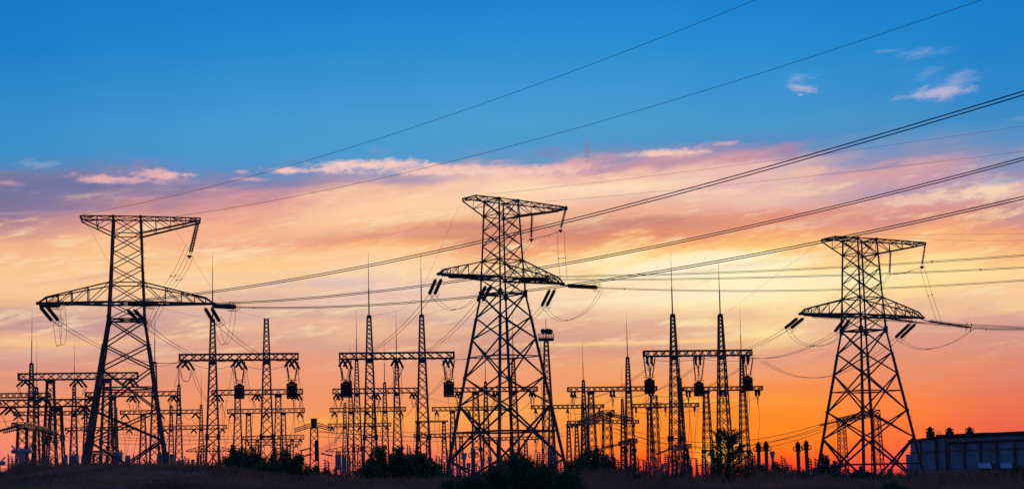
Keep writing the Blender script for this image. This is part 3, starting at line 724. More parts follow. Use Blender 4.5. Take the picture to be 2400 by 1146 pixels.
# --- bus conductors between the rows
gb = 'bus conductors strung between gantry rows'
def bus(k0, k1, word):
    for i, nm in enumerate(('left', 'middle', 'right')):
        a = PHASES[k0][i][1]; b = PHASES[k1][i][0]; L = (a-b).length
        line_thing('bus_wire', [sag(a+BU*o, b+BU*o, L*.02, 10) for o in ((-.2, .2) if word[1] else (0,))], .028 if word[1] else .04,
                   f'{nm} bus conductor running back from {word[0]}', 'bus wire', gb)
bus('A', '2c', ('the first big gantry', 1)); bus('B', '2d', ('the second big gantry', 1)); bus('C', '2f', ('the gantry in front of the sun', 1))
bus('2b', '3b', ('the gantry behind the left pylon legs', 0)); bus('2c', '3c', ('the gantry beneath the first big one', 0)); bus('2d', '3d', ('the gantry beneath the second big one', 0))
bus('2e', '3e', ('the gantry behind the middle pylon legs', 0)); bus('2f', '3f', ('the gantry left of the sunlit one', 0)); bus('2g', '3g', ('the gantry under the sunlit one', 0))
bus('2a', '3a', ('the gantry at the left edge', 0)); bus('3d', '4c', ('the third beam under the second big gantry', 0)); bus('3b', '4b', ('the distant gantry by the left pylon', 0))
# --- droppers: thin vertical jumpers from beam height to the apparatus below
rnd = random.Random(3)
for k, n in (('A', 7), ('B', 7), ('C', 8), ('D', 5), ('2a', 4), ('2b', 6), ('2c', 6), ('2d', 6), ('2e', 6), ('2f', 6), ('2g', 5), ('3b', 4), ('3c', 4), ('3d', 4), ('3e', 4), ('3f', 4)):
    ph = PHASES[k]
    for j in range(n):
        e = ph[j % 3][rnd.choice((0, 1))]; sc = e.y/200
        lo_ = rnd.choice((3.5, 4.5, 7.0)); q = Vector((e.x+rnd.uniform(-1.6, 1.6), e.y+rnd.uniform(-3, 3), gz(e.x, e.y)+lo_))
        mid = e.lerp(q, .45)+Vector((rnd.uniform(-.5, .5), 0, -.4)); m2 = e.lerp(q, .8)+Vector((rnd.uniform(-.3, .3), 0, 0))
        wire('dropper_wire', catmull([e, mid, m2, q], 5), .026*sc**.8, 'thin dropper wire hanging from a gantry insulator to the apparatus below', 'dropper wire', 'dropper wires under the gantries')
# long low bundles crossing the yard
gl = 'long low lines crossing the yard'
for i, (x0, y0, D0, x1, y1, D1, s, lb) in enumerate([(1440,1004,330,1965,992,260,4.0,'pair of long wires sagging from the yard to the small portal under the right pylon'),
    (1440,1012,330,1965,996,260,4.6,'lower pair of long wires sagging towards the small portal under the right pylon'),
    (740,1008,300,1060,1012,420,1.2,'pair of long wires crossing low between the second big gantry masts'),
    (740,1022,300,1350,1018,460,1.5,'pair of long wires crossing low behind the middle pylon feet'),
    (110,1028,340,560,1034,420,1.0,'pair of long wires crossing low behind the left pylon feet'),
    (160,1018,380,700,1024,470,1.0,'upper pair of long wires crossing low behind the left pylon')]):
    a = at(x0, y0, D0); b = at(x1, y1, D1)
    line_thing('long_wire', [sag(a+Vector((0, 0, o)), b+Vector((0, 0, o)), s, 16) for o in (0, .9)], .045, lb, 'wire', gl)

# --- thin earth wires from the pylon tops down to the lightning masts
ge = 'thin earth wires sloping from the pylon tops to the station masts'
for a_, b_, mid, Da, Db, lb in (((1079,478),(867,742),(968,703),146,198,'faint wire from the middle pylon top to the left mast of the second big gantry'),
    ((1222,497),(990,741),(1105,690),152,200,'faint wire from the middle pylon top to the right mast of the second big gantry'),
    ((199,520),(500,752),(320,694),137,194,'faint wire from the left pylon top to the rodded mast of the first big gantry'),
    ((408,532),(623,748),(523,706),138,196,'faint wire from under the top right arm of the left pylon to the flat-topped mast'),
    ((1916,571),(1692,740),(1790,667),152,206,'faint wire from the top left corner of the right pylon to the right sunlit mast'),
    ((2052,597),(1742,838),(1900,740),158,290,'faint wire from the right pylon top down to a farther rodded mast')):
    p = at(*a_, Da); q = at(*b_, Db); m_ = at(*mid, (Da+Db)/2); wire('earth_wire', catmull([p, m_, q], 10), .011, lb, 'overhead wire', ge)
gh = 'nearly level wires strung between the gantries at beam height'
for a_, b_, s_, lb in (((250,826,205),(428,846,197),1.2,'slack wire reaching the left end of the first big gantry from the left'),((440,848,196),(560,850,197),.8,'slack wire under the left half of the first big gantry beam'),
    ((560,850,197),(690,848,198),.9,'slack wire under the right half of the first big gantry beam'),((1763,842,210),(1640,840,207),.3,'level wire under the right half of the sunlit gantry beam'),((1640,840,207),(1520,842,205),.3,'level wire under the left half of the sunlit gantry beam'),
    ((1000,930,282),(1160,925,290),1.4,'slack wire between the second row gantries by the middle pylon')):
    wire('level_wire', sag(at(*a_), at(*b_), s_), .024, lb, 'wire', gh)

# ------------------------------------------------------------ line traps hanging under the big gantries
def trap(x, y0, y1, wpx, ytop, D, dx, label):
    """y0..y1 drum; ytop beam underside where its two strings start"""
    a = at(x, y0, D); b = at(x, y1, D); R = wpx/2/FPX*D; h = a.z-b.z
    root = thing('line_trap', b, label, 'line trap', 'black line traps hung under the big gantries')
    mb = MB(); n = 16
    for i in range(n):
        t = 2*pi*i/n; c = Vector((a.x+cos(t)*R, a.y+sin(t)*R, 0))
        mb.bar(c+Vector((0, 0, b.z+h*.05)), c+Vector((0, 0, a.z-h*.05)), R*.15, R*.1)
    mb.lathe((a.x, a.y, b.z+h*.12), (a.x, a.y, a.z-h*.12), [(0, R*.86), (.46, R*.86), (.465, R*.70), (.535, R*.70), (.54, R*.86), (1, R*.86)], 18)
    obj('coil', mb, BLACK, root)
    for z in (b.z+h*.04, a.z-h*.04):
        mb = MB()
        for k in range(4): d = Vector((cos(k*pi/4+.3), sin(k*pi/4+.3), 0))*R*1.08; mb.bar(Vector((a.x, a.y, z))-d, Vector((a.x, a.y, z))+d, .07, .16)
        obj('spider', mb, BLACK, root)
    mb = MB(); mb.lathe((a.x, a.y, a.z), (a.x, a.y, a.z+h*.16), [(0, R*.55), (.6, R*.55), (.7, R*.3), (1, R*.3)], 12); obj('cap', mb, BLACK, root)
    for s in (-1, 1):
        q = Vector((a.x+s*R*.62, a.y, a.z+.35)); p = at(x+dx+s*(wpx*.5+2), ytop, D); mb = MB(); mb.bar(q, q-Vector((0, 0, .4)), .06); obj('hanger', mb, STEEL2, root)
        istring(root, p, q, .14, False, 8, .24); mb = MB(); mb.lathe(q, q+Vector((0, 0, .06)), [(0, .3), (1, .3)], 10); obj('corona_ring', mb, STEEL2, root)
trap(561, 903, 934, 22, 846, 193, 0, 'black line trap drum under the middle of the first big gantry')
trap(684, 898, 934, 23, 846, 195, 1, 'black line trap drum under the right end of the first big gantry')
trap(811, 897, 931, 24, 843, 197, -2, 'black line trap drum under the left end of the second big gantry')
trap(1051.5, 895, 930, 23, 843, 200, 0, 'black line trap drum beside the left legs of the middle pylon')
trap(1522, 890, 922, 23, 836, 204, 0, 'leftmost black line trap drum under the gantry in front of the sun')
trap(1637.5, 897, 928, 22, 836, 206, 0, 'middle black line trap drum under the gantry in front of the sun')
trap(1752, 884, 916, 22, 836, 207, 0, 'rightmost black line trap drum, near the right end of the sunlit gantry')

# ------------------------------------------------------------ floodlight tower
def flood(x, ytop, D, label):
    b = at(x, ytop, D); zg_ = gz(b.x, b.y)-.2; root = thing('floodlight_tower', (b.x, b.y, zg_), label, 'floodlight tower')
    k = D/FPX
    mb = MB(); lattice_mast(mb, b, zg_, b.z, 2.1, .55, .16, .08, 1.1); obj('mast', mb, STEEL, root)
    mb = MB(); zt = b.z
    mb.box((b.x, b.y, zt+.1), (36*k, 1.6, .35))
    for s in (-1, 1):
        for i in range(7):
            X = b.x+(i/6-.5)*36*k; mb.bar((X, b.y+s*.8, zt), (X, b.y+s*.8, zt+.95), .05)
        for z in (.5, .95): mb.bar((b.x-18*k, b.y+s*.8, zt+z), (b.x+18*k, b.y+s*.8, zt+z), .06)
        for z in (.5, .95): mb.bar((b.x+s*18*k, b.y-.8, zt+z), (b.x+s*18*k, b.y+.8, zt+z), .06)
    obj('platform', mb, STEEL2, root)
    for dx, dy in ((-9, -.5), (1, -.5), (7, .2)):
        mb = MB(); mb.bar((b.x+dx*k, b.y+dy, zt+.9), (b.x+dx*k, b.y+dy, zt+1.4), .08); mb.lathe((b.x+(dx-2)*k, b.y+dy-.2, zt+1.55), (b.x+(dx+5)*k, b.y+dy+.2, zt+1.25), [(0, .16), (.3, .36), (1, .42)], 10); obj('floodlight', mb, STEEL2, root)
    rod(root, b, zt+.2, at(x-1, 738, D).z)
    mb = MB(); X0 = b.x-10*k
    for s in (-1, 1): mb.bar((X0+s*.28, b.y-.9, zg_), (X0+s*.28, b.y-.9, zt), .05)
    n = 50
    for i in range(n): z = zg_+(zt-zg_)*i/n; mb.bar((X0-.28, b.y-.9, z), (X0+.28, b.y-.9, z), .04, cap=False)
    for i in range(9): z = zg_+1+(zt-zg_-1)*i/9; mb.bar((X0, b.y-.9, z), (b.x-.2, b.y-.2, z), .05, cap=False)
    obj('ladder', mb, STEEL2, root)
flood(1280, 797, 235, 'floodlight tower with railed lamp platform just right of the middle pylon')
# slim red-brown distant tower with small platform
b = at(1532, 925, 420); zg_ = gz(b.x, b.y)-.2; root = thing('communication_mast', (b.x, b.y, zg_), 'slim distant lattice tower with a small square head beside the sunlit gantry', 'lattice mast')
mb = MB(); lattice_mast(mb, b, zg_, b.z, 2.6, 1.6, .2, .12, 1.1); obj('mast', mb, REDM, root)
mb = MB(); mb.box((b.x, b.y, b.z-3.5), (4.5, 2.6, .4)); 
for i in range(5): mb.bar((b.x-2.2+i*1.1, b.y-1.2, b.z-3.5), (b.x-2.2+i*1.1, b.y-1.2, b.z-2.2), .1)
mb.bar((b.x-2.2, b.y-1.2, b.z-2.2), (b.x+2.2, b.y-1.2, b.z-2.2), .12); obj('platform', mb, REDM, root)

# ------------------------------------------------------------ low bus platforms (portals seen at an angle)
def platform(xa, ya, xb, yb, hpx, Da, Db, legs, label, mt=STEEL2, strings=(), w=.6, mw=1.25):
    a = at(xa, ya, Da); b = at(xb, yb, Db); h = hpx/FPX*Da; d = (b-a); d.z = 0; L = d.length; dn = d.normalized(); sd_ = Vector((-dn.y, dn.x, 0))*w
    b = Vector((b.x, b.y, a.z)) if abs(Da-Db) > 1e-6 else b
    root = thing('bus_portal', (a.x, a.y, gz(a.x, a.y)), label, 'bus portal', 'low bus portals seen at an angle')
    mb = MB(); n = max(3, int((b-a).length/4.0))
    for s in (-1, 1):
        for z in (0, -h): mb.bar(a+sd_*s+Vector((0, 0, z)), b+sd_*s+Vector((0, 0, z)), .10)
        for i in range(n):
            p = a.lerp(b, i/n)+sd_*s; q = a.lerp(b, (i+1)/n)+sd_*s; mb.bar(p, q-Vector((0, 0, h)), .09, cap=False); mb.bar(p-Vector((0, 0, h)), q, .09, cap=False)
    for i in range(n+1): p = a.lerp(b, i/n); mb.bar(p-sd_, p+sd_, .08, cap=False); mb.bar(p-sd_, p-sd_-Vector((0, 0, h)), .1); mb.bar(p+sd_, p+sd_-Vector((0, 0, h)), .1)
    obj('beam', mb, mt, root)
    for f in legs:
        p = a.lerp(b, f); mb = MB(); zg_ = gz(p.x, p.y)-.2; lattice_mast(mb, p, zg_, p.z-h, mw, mw*.62, .11, .055, 1.1); obj('mast', mb, STEEL, root)
    for (f, dx, dz, L2) in strings:
        p = a.lerp(b, f)-Vector((0, 0, h*.5)); istring(root, p, p+Vector((dx, -.3, dz)).normalized()*L2, .17, False, 8, .22)
    return root
platform(43, 990, 99, 1002, 9, 150, 166, (.15, .85), 'reddish bus portal at the far left with long black insulators on both sides', REDM, ((.05, -1, -.3, 3.2), (.15, -1, -.28, 3.0), (.4, -1, -.25, 2.6), (.45, 1, -.32, 3.2), (.7, 1, -.25, 3.0)))
platform(1364, 987, 1427, 970, 11, 200, 165, (.12, .93), 'dark heavy bus portal rising to the right, right of the middle pylon', STEEL2, ((.1, -1, -.25, 1.8), (.9, 1, -.30, 3.0), (.95, 1, -.2, 3.0)))
platform(1457, 1035, 1485, 1028, 9, 190, 172, (.1, .9), 'small dark bus portal left of the sunlit gantry', STEEL2, ((.1, -1, -.2, 2.6),), .4, .7)
platform(1574, 1046, 1611, 1040, 8, 185, 170, (.15, .9), 'small sloping bus portal at the foot of the sunlit gantry', STEEL2, ((.05, -1, -.35, 2.4),), .4, .7)
platform(1968, 980, 2054, 965, 11, 250, 215, (.05, .98), 'small lattice portal seen between the legs of the right pylon', STEEL, ((.05, -1, -.2, 4.2), (.3, -1, -.2, 4.0), (.6, -1, -.2, 4.0)), .5, 1.5)
platform(225, 1056, 262, 1066, 8, 170, 180, (.1, .9), 'reddish bus portal low between the left pylon feet', REDM, ((.5, 1, -.4, 2.2),))
# box-head post with fanned-out insulators
b = at(736, 982, 215); zg_ = gz(b.x, b.y)-.2; root = thing('cable_mast', (b.x, b.y, zg_), 'single lattice post with a black box head and rows of insulators sagging from both sides', 'lattice mast')
mb = MB(); lattice_mast(mb, b, zg_, b.z-1.2, 1.3, .95, .16, .08, 1.0); obj('mast', mb, STEEL, root)
mb = MB(); mb.box((b.x, b.y, b.z-.65), (.8, .8, 1.3)); mb.box((b.x, b.y, b.z+.05), (.92, .92, .12)); obj('head_box', mb, STEEL2, root); mb = MB(); mb.box((b.x+.38, b.y-.4, at(743, 1056, 215).z), (.5, .6, 2.9)); obj('side_box', mb, STEEL2, root)
for k, (y0, xe, ye) in enumerate(((992, 688, 1005), (997, 688, 1009), (1001, 689, 1013))):
    istring(root, at(728, y0, 215), at(xe, ye, 214), .085, False, 8, .22)
for k, (y0, xe, ye) in enumerate(((990, 778, 1002), (995, 779, 1006), (1000, 780, 1010))):
    istring(root, at(744, y0, 215), at(xe, ye, 216), .085, False, 8, .22)
for xe, ye, y0, x0 in ((703, 1056, 1049, 730), (711, 1069, 1063, 730), (782, 1068, 1062, 752)): istring(root, at(x0, y0, 215), at(xe, ye, 214), .15, False, 8, .25)
for k in range(4):
    wire('slack_cable', sag(at(745, 1050+k*5, 215), at(803, 1008+k*2, 240), .6, 10), .03, 'slack cable rising right from the box-headed post', 'cable', 'slack cables beside the box-headed post')

# ------------------------------------------------------------ ground apparatus
def post_lathe(mb, c, z0, z1, prof, k=12): mb.lathe((c.x, c.y, z0), (c.x, c.y, z1), prof, k)
def arrester(x, ytop, ybase, D, label, mt=GREYP):
    a = at(x, ytop, D); zg_ = gz(a.x, a.y)-.1; root = thing('surge_arrester', (a.x, a.y, zg_), label, 'surge arrester', 'ringed surge arresters'); k = D/FPX
    mb = MB(); post_lathe(mb, a, zg_, a.z-22*k, [(0, .3), (.5, .2), (1, .2)]); obj('support_column', mb, CONC, root)
    mb = MB(); pr = [(0, .5), (.06, .5)]
    for i in range(7): pr += [(.1+i*.09, .42), (.13+i*.09, .5), (.16+i*.09, .34)]
    pr += [(.75, .30), (.8, .42), (.84, .42), (.86, .16), (.95, .16), (1, .08)]
    post_lathe(mb, a, a.z-24*k, a.z, [(t, r*.95*k*200/12*.075*12/1) for t, r in pr]); obj('porcelain', mb, mt, root)
    for s in (-1, 1):
        mb = MB(); c = Vector((a.x+s*6.5*k, a.y, a.z-18*k)); R = 5*k
        mb.tube([c+Vector((cos(2*pi*i/14)*R, 0, sin(2*pi*i/14)*R)) for i in range(15)], .05, 5); obj('corona_ring', mb, STEEL2, root)
arrester(1777, 1034, 1105, 170, 'ringed surge arrester right of the small pine tree, left one of the pair', STEEL2)
arrester(1795, 1032, 1105, 170, 'ringed surge arrester right of the small pine tree, right one of the pair', STEEL2)
arrester(1869.5, 1033, 1110, 165, 'ringed surge arrester standing alone against the orange sky, left one of the pair', STEEL2)
arrester(1889, 1030, 1110, 165, 'ringed surge arrester standing alone against the orange sky, right one of the pair', STEEL2)
arrester(1109, 1048, 1110, 170, 'grey ringed surge arrester between the left and near legs of the middle pylon')
arrester(1201, 1050, 1110, 175, 'grey surge arrester head above the pine bush between the pylon legs')
arrester(1289, 1050, 1110, 175, 'grey surge arrester right of the near legs of the middle pylon')
def ct(x, ytop, wpx, hpx, D, label):
    a = at(x, ytop, D); k = D/FPX; zg_ = gz(a.x, a.y)-.1; R = wpx/2*k; h = a.z-zg_
    root = thing('current_transformer', (a.x, a.y, zg_), label, 'current transformer', 'pale flared instrument transformers')
    mb = MB(); post_lathe(mb, a, a.z-hpx*k, a.z, [(0, R*.5), (.08, R*.5), (.12, R*.62), (.3, R*.7), (.65, R*1.0), (.9, R*1.0), (.92, R*1.08), (1, R*1.08)], 14); obj('head', mb, GREYP, root)
    mb = MB(); post_lathe(mb, a, zg_, a.z-hpx*k, [(0, R*.75), (.3, R*.6), (1, R*.48)], 10); obj('porcelain', mb, GREYP, root)
for x, y, w, h, lb in ((1087.5, 1061, 13, 18, 'pale flared instrument transformer left of the near leg of the middle pylon'),
    (1098, 1084, 10, 20, 'short pale instrument transformer beside a taller flared one'),
    (1148, 1069, 11, 17, 'pale cylinder headed instrument transformer touching the near leg of the middle pylon'),
    (1061, 1072, 10, 16, 'pale instrument transformer at the left foot of the middle pylon'),
    (1810, 1057, 12, 18, 'flared instrument transformer right of the small pine tree'),
    (1669, 1060, 12, 16, 'flared instrument transformer left of the small pine tree, near the sun'),
    (1553, 1086, 11, 15, 'dark flared instrument transformer left of the sun glow'),
    (1132, 1074, 9, 16, 'slim instrument transformer left of the near leg of the middle pylon')):
    ct(x, y, w, h, 168, lb)
def transformer(x, ytop, w, hh, D, label):
    a = at(x, ytop, D); k = D/FPX; zg_ = gz(a.x, a.y)-.1; W_ = w*k; z1 = a.z; H = hh*k
    root = thing('transformer', (a.x, a.y, zg_), label, 'transformer', 'grey power transformers and tanks')
    mb = MB(); mb.box((a.x, a.y, z1-H*.5), (W_, W_*.7, H)); mb.box((a.x, a.y, z1+.05), (W_*1.08, W_*.78, .12)); obj('tank', mb, GREYP, root)
    mb = MB()
    for s in (-1, 1):
        for i in range(6): mb.box((a.x-W_*.4+i*W_*.16, a.y+s*W_*.45, z1-H*.5), (.05, W_*.18, H*.8))
    obj('radiator', mb, GREYP, root)
    for i in range(3):
        mb = MB(); X = a.x+(i-1)*W_*.3; mb.lathe((X, a.y, z1+.1), (X, a.y, z1+.1+H*.35), string_prof(H*.35, .13, .12), 8); obj('bushing', mb, GLASS, root)
    mb = MB(); mb.lathe((a.x-W_*.5, a.y-W_*.2, z1-H*1.0), (a.x+W_*.5, a.y-W_*.2, z1-H*1.0), [(0, H*.18), (.02, H*.22), (.98, H*.22), (1, H*.18)], 12); obj('oil_drum', mb, GREYP, root)
    mb = MB()
    for sx in (-1, 1):
        for sy_ in (-1, 1): mb.bar((a.x+sx*W_*.4, a.y+sy_*W_*.28, zg_), (a.x+sx*W_*.4, a.y+sy_*W_*.28, z1-H), .16)
    obj('frame', mb, STEEL2, root)
for x, y, w, h, D, lb in ((176, 1069, 17, 15, 150, 'blue-grey power transformer left of the left pylon feet'), (154, 1072, 8, 14, 155, 'small dark tank left of the blue-grey transformer'),
    (278, 1062, 20, 18, 155, 'grey power transformer between the feet of the left pylon'), (300, 1072, 11, 12, 158, 'small grey tank right of the transformer between the pylon feet'),
    (376, 1066, 15, 18, 155, 'grey power transformer against the right foot of the left pylon'), (402, 1072, 8, 18, 160, 'narrow grey tank just right of the left pylon foot'),
    (424, 1082, 18, 10, 160, 'low grey cabinet right of the left pylon'), (793, 1068, 14, 26, 150, 'tall blue-grey transformer tower left of the round bushes'), (806, 1076, 12, 26, 153, 'blue-grey tank leaning beside the tall transformer'), (196, 1072, 10, 14, 156, 'small tank tucked behind the left foot of the left pylon'),
    (452, 1082, 7, 12, 160, 'small dark cabinet left of the green bushes')):
    transformer(x, y, w, h, D, lb)
def breaker(x, y, wl, label, D=150):
    a = at(x, y, D); k = D/FPX; zg_ = gz(a.x, a.y)-.1; root = thing('circuit_breaker', (a.x, a.y, zg_), label, 'circuit breaker', 'T-shaped air blast breakers')
    mb = MB(); mb.lathe((a.x-wl*k, a.y, a.z), (a.x+wl*k, a.y, a.z), [(0, .16), (.03, .2), (.38, .2), (.42, .28), (.58, .28), (.62, .2), (.97, .2), (1, .16)], 12); obj('chamber', mb, GREYP, root)
    mb = MB(); mb.lathe((a.x, a.y, zg_+1), (a.x, a.y, a.z), [(0, .42), (.5, .3), (1, .3)], 12); obj('column', mb, GREYP, root)
    mb = MB(); mb.lathe((a.x-wl*k*.9, a.y-.1, zg_+1), (a.x+wl*k*.9, a.y-.1, zg_+1), [(0, .3), (.03, .42), (.97, .42), (1, .3)], 12); mb.bar((a.x-.6, a.y, zg_), (a.x-.6, a.y, zg_+.7), .2); mb.bar((a.x+.6, a.y, zg_), (a.x+.6, a.y, zg_+.7), .2); obj('air_tank', mb, GREYP, root)
    for s in (-1, 1):
        mb = MB(); mb.bar((a.x+s*wl*k*.55, a.y, a.z+.1), (a.x+s*wl*k, a.y, a.z+.6), .12); obj('blade', mb, GREYP, root)
breaker(51, 1057, 24, 'T-shaped circuit breaker on a thick column under the reddish portal')
breaker(-12, 1085, 24, 'circuit breaker cut off by the left edge of the photo')
# disconnector columns with short cross rails, most of them low near the sun
def disc(x, ytop, D, span_, label):
    a = at(x, ytop, D); k = D/FPX; zg_ = gz(a.x, a.y)-.1; root = thing('disconnector', (a.x, a.y, zg_), label, 'disconnector', 'pole disconnectors among the shrubs')
    for s in (-1, 1):
        X = a.x+s*span_*k/2; mb = MB(); h = a.z-zg_; mb.lathe((X, a.y, zg_), (X, a.y, zg_+h*.5), [(0, .16), (1, .16)], 8); obj('post', mb, CONC, root)
        mb = MB(); mb.lathe((X, a.y, zg_+h*.5), (X, a.y, a.z), string_prof(h*.5, .2, .25), 8); obj('porcelain', mb, GLASS, root)
    mb = MB(); mb.bar((a.x-span_*k*.62, a.y, a.z), (a.x+span_*k*.62, a.y, a.z), .1); mb.bar((a.x-span_*k*.62, a.y, a.z+.02), (a.x-span_*k*.62, a.y, a.z+.3), .12); obj('contact_arm', mb, STEEL2, root)
ds = [(1625,1074,170,14,'disconnector nearest the brightest glow, left of the sun'),(1640,1090,180,12,'low disconnector beside the brightest glow'),(1502,1077,175,12,'disconnector between the two small bus portals'),(1518,1085,180,9,'low disconnector right of a taller one left of the sun'),
 (1461,1084,185,10,'disconnector at the left small bus portal'),(1836,1074,168,7,'close pair of disconnector poles between the two arrester pairs'),(1898,1076,166,5,'narrow disconnector right of the lone arresters'),(1915,1078,172,8,'disconnector left of the right pylon foot'),
 (1766,1064,170,5,'thin disconnector left of the first arrester pair'),(1590,1083,190,12,'disconnector under the sloping portal near the sun'),(1650,1072,175,8,'disconnector right against the small pine tree'),(1038,1082,170,7,'disconnector in front of the left foot of the middle pylon'),
 (1075,1092,172,8,'low disconnector between the pale transformers'),(1160,1086,176,9,'low disconnector close to the near leg of the middle pylon'),(1300,1056,178,12,'disconnector right of the near legs of the middle pylon'),(1570,1092,175,12,'low disconnector at the foot of the left sunlit mast'),
 (1706,1078,182,10,'disconnector in the glow behind the small pine tree'),(990,1062,185,10,'disconnector above the round bushes'),(232,1080,165,9,'disconnector between the feet of the left pylon'),(345,1082,168,10,'disconnector right of the grey transformer by the left pylon'),(100,1080,165,10,'disconnector left of the thick splayed column')]
for a_ in ds: disc(*a_)
for x, y, D, w in ((24,1070,175,8),(66,1084,168,9),(116,1072,180,7),(140,1084,176,8),(214,1068,180,6),(250,1086,178,7),(318,1070,182,8),(358,1086,176,6),(396,1064,184,6),(438,1074,186,8),(466,1064,182,7),(500,1086,188,9),(642,1066,196,8),(668,1080,192,7),
    (704,1074,190,6),(722,1088,186,8),(766,1080,188,8),(824,1074,190,7),(848,1086,188,8),(958,1046,196,6),(1026,1070,192,7),(1052,1056,194,7),(1120,1092,188,8),(1180,1070,190,7),(1246,1076,190,8),(1262,1060,194,6),(1318,1082,188,8),(1412,1066,192,7),(1446,1078,188,7),
    (1536,1072,190,7),(1562,1066,194,6),(1582,1078,190,7),(1608,1070,192,6),(1618,1092,186,8),(1662,1084,188,7),(1684,1070,192,7),(1724,1082,188,7),(1750,1074,190,6),(1818,1084,184,7),(1850,1090,180,8),(1930,1094,178,7)):
    disc(x, y, D, w, 'small pole disconnector half hidden among the low yard apparatus')

# ------------------------------------------------------------ industrial hall at right
def hall():
    D0, D1 = 175., 150.
    # corner nearest the viewer at x 2218; gable to the left, long side to the right
    corner = at(2218, 1022, 168); zt = corner.z; zb = gz(corner.x, corner.y)-1.0
    lf = at(2133, 1032, 192); lf = Vector((lf.x, lf.y, zt))
    def hz(x, y, z):  # point of height z seen at x, y
        r = ray(x, y); s = (z-EYE)/r.z; return Vector((r.x*s, r.y*s, z))
    lf = at(2133, 1033, 176); rt = at(2520, 1014, 150)
    root = thing('industrial_hall', (corner.x, corner.y, zb), 'long blue-grey panelled hall with roof fans beside the right pylon', 'industrial hall')
    A = Vector((lf.x, lf.y, 0)); B = Vector((corner.x, corner.y, 0)); Cc = Vector((rt.x, rt.y, 0))
    A.y = corner.y+9; A.x = at(2133, 1033, A.y).x
    n2 = Vector((0, 1, 0))
    d1 = (B-A).normalized(); d2 = (Cc-B).normalized(); up_ = Vector((0, 0, 1))
    nn1 = Vector((d1.y, -d1.x, 0)); nn2 = Vector((d2.y, -d2.x, 0))
    H = zt-zb
    za = at(2133, 1033, A.y).z
    mb = MB(); back = Vector((10, 26, 0))
    def V(p, z): return Vector((p.x, p.y, z))
    mb.quad(V(A, zb), V(B, zb), V(B, zt), V(A, za)); mb.quad(V(B, zb), V(Cc, zb), V(Cc, zt), V(B, zt))
    mb.quad(V(A+back, zb), V(A, zb), V(A, za), V(A+back, za)); mb.quad(V(Cc, zb), V(Cc+back, zb), V(Cc+back, zt), V(Cc, zt)); mb.quad(V(Cc+back, zb), V(A+back, zb), V(A+back, za), V(Cc+back, zt))
    obj('wall', mb, WALLM, root)
    mb = MB(); mb.quad(V(A, za+.02), V(B, zt+.02), V(B+back, zt+.02), V(A+back, za+.02)); mb.quad(V(B, zt+.02), V(Cc, zt+.02), V(Cc+back, zt+.02), V(B+back, zt+.02))
    mb.bar(V(A, za)+nn1*.12, V(B, zt)+nn1*.12, .3, .22); mb.bar(V(B, zt)+nn2*.15+d2*.9, V(Cc, zt)+nn2*.15, .36, .34)
    zs = zt+.0
    mb.box(V(B+d2*4.2, zt+.10)+Vector((0, 1.5, 0)), (8.0, 2.2, .22), atan2(d2.y, d2.x))
    obj('roof', mb, ROOFM, root)
    # pilasters and ledges
    for f, w in ((.3, .12), (.74, .36), (.985, .2)):
        p = A.lerp(B, f)+nn1*.06; mb = MB(); mb.bar(V(p, zb), V(p, zt-.35), w, .2); obj('pilaster', mb, CONC, root)
    L2 = (Cc-B).length
    for i in range(8):
        p = B+d2*(.35+i*L2/7.2*.97)+nn2*.07
        if (p-B).length < L2: mb = MB(); mb.bar(V(p, zb), V(p, zt-.75), .34, .2); obj('pilaster', mb, CONC, root)
    for z, q in ((zt-1.55, .12), ):
        mb = MB(); mb.bar(V(A, z-.1)+nn1*.05, V(B, z)+nn1*.05, .14, q); obj('ledge', mb, CONC, root)
        mb = MB(); mb.bar(V(B, z)+nn2*.05, V(Cc, z)+nn2*.05, .14, q); obj('ledge', mb, CONC, root)
    mb = MB(); mb.bar(V(B, zt-.72)+nn2*.12+d2*.5, V(Cc, zt-.72)+nn2*.12, .26, .2); obj('cornice', mb, ROOFM, root)
    # panel joints
    for i in range(30):
        p = B+d2*(.9+i*L2/30); mb_ = None
    # roof fans
    for x, yb, yt in ((2180.5, 1026, 1006), (2226, 1023, 1005), (2273, 1022, 1004)):
        Df = corner.y+3; c = at(x, yb, Df); k = Df/FPX; c.z = zt+.05
        hh = (yb-yt)*k*1.1; R = 9.4*k
        mb = MB(); mb.lathe(c-Vector((0, 0, .3)), c+Vector((0, 0, hh*.55)), [(0, R), (.9, R), (.91, R*1.08), (1, R*1.08)], 16); fo = obj('roof_fan', mb, STEEL2, root)
        mb = MB(); mb.lathe(c+Vector((0, 0, hh*.55)), c+Vector((0, 0, hh*1.08)), [(0, R*.66), (.35, R*.66), (.7, R*.5), (.9, R*.25), (1, R*.1)], 14); obj('fan_motor', mb, STEEL2, fo)
        mb = MB()
        for t in range(4):
            a = pi/4+t*pi/2; p = c+Vector((cos(a)*R*1.02, sin(a)*R*1.02, 0)); mb.bar(p+Vector((0, 0, hh*.4)), p+Vector((0, 0, hh*.95)), .06)
        mb.tube([c+Vector((cos(t*pi/8)*R*1.02, sin(t*pi/8)*R*1.02, hh*.8)) for t in range(17)], .03, 4)
        obj('fan_guard', mb, STEEL2, fo)
    c = at(2200, 1024, corner.y+2); mb = MB()
    for i in range(3): mb.bar(c+Vector((-.45+i*.35, 0, 0)), c+Vector((-.45+i*.35, 0, .62)), .04)
    for z in (.35, .62): mb.bar(c+Vector((-.8, 0, z)), c+Vector((.35, 0, z)), .04)
    obj('roof_railing', mb, STEEL2, root)
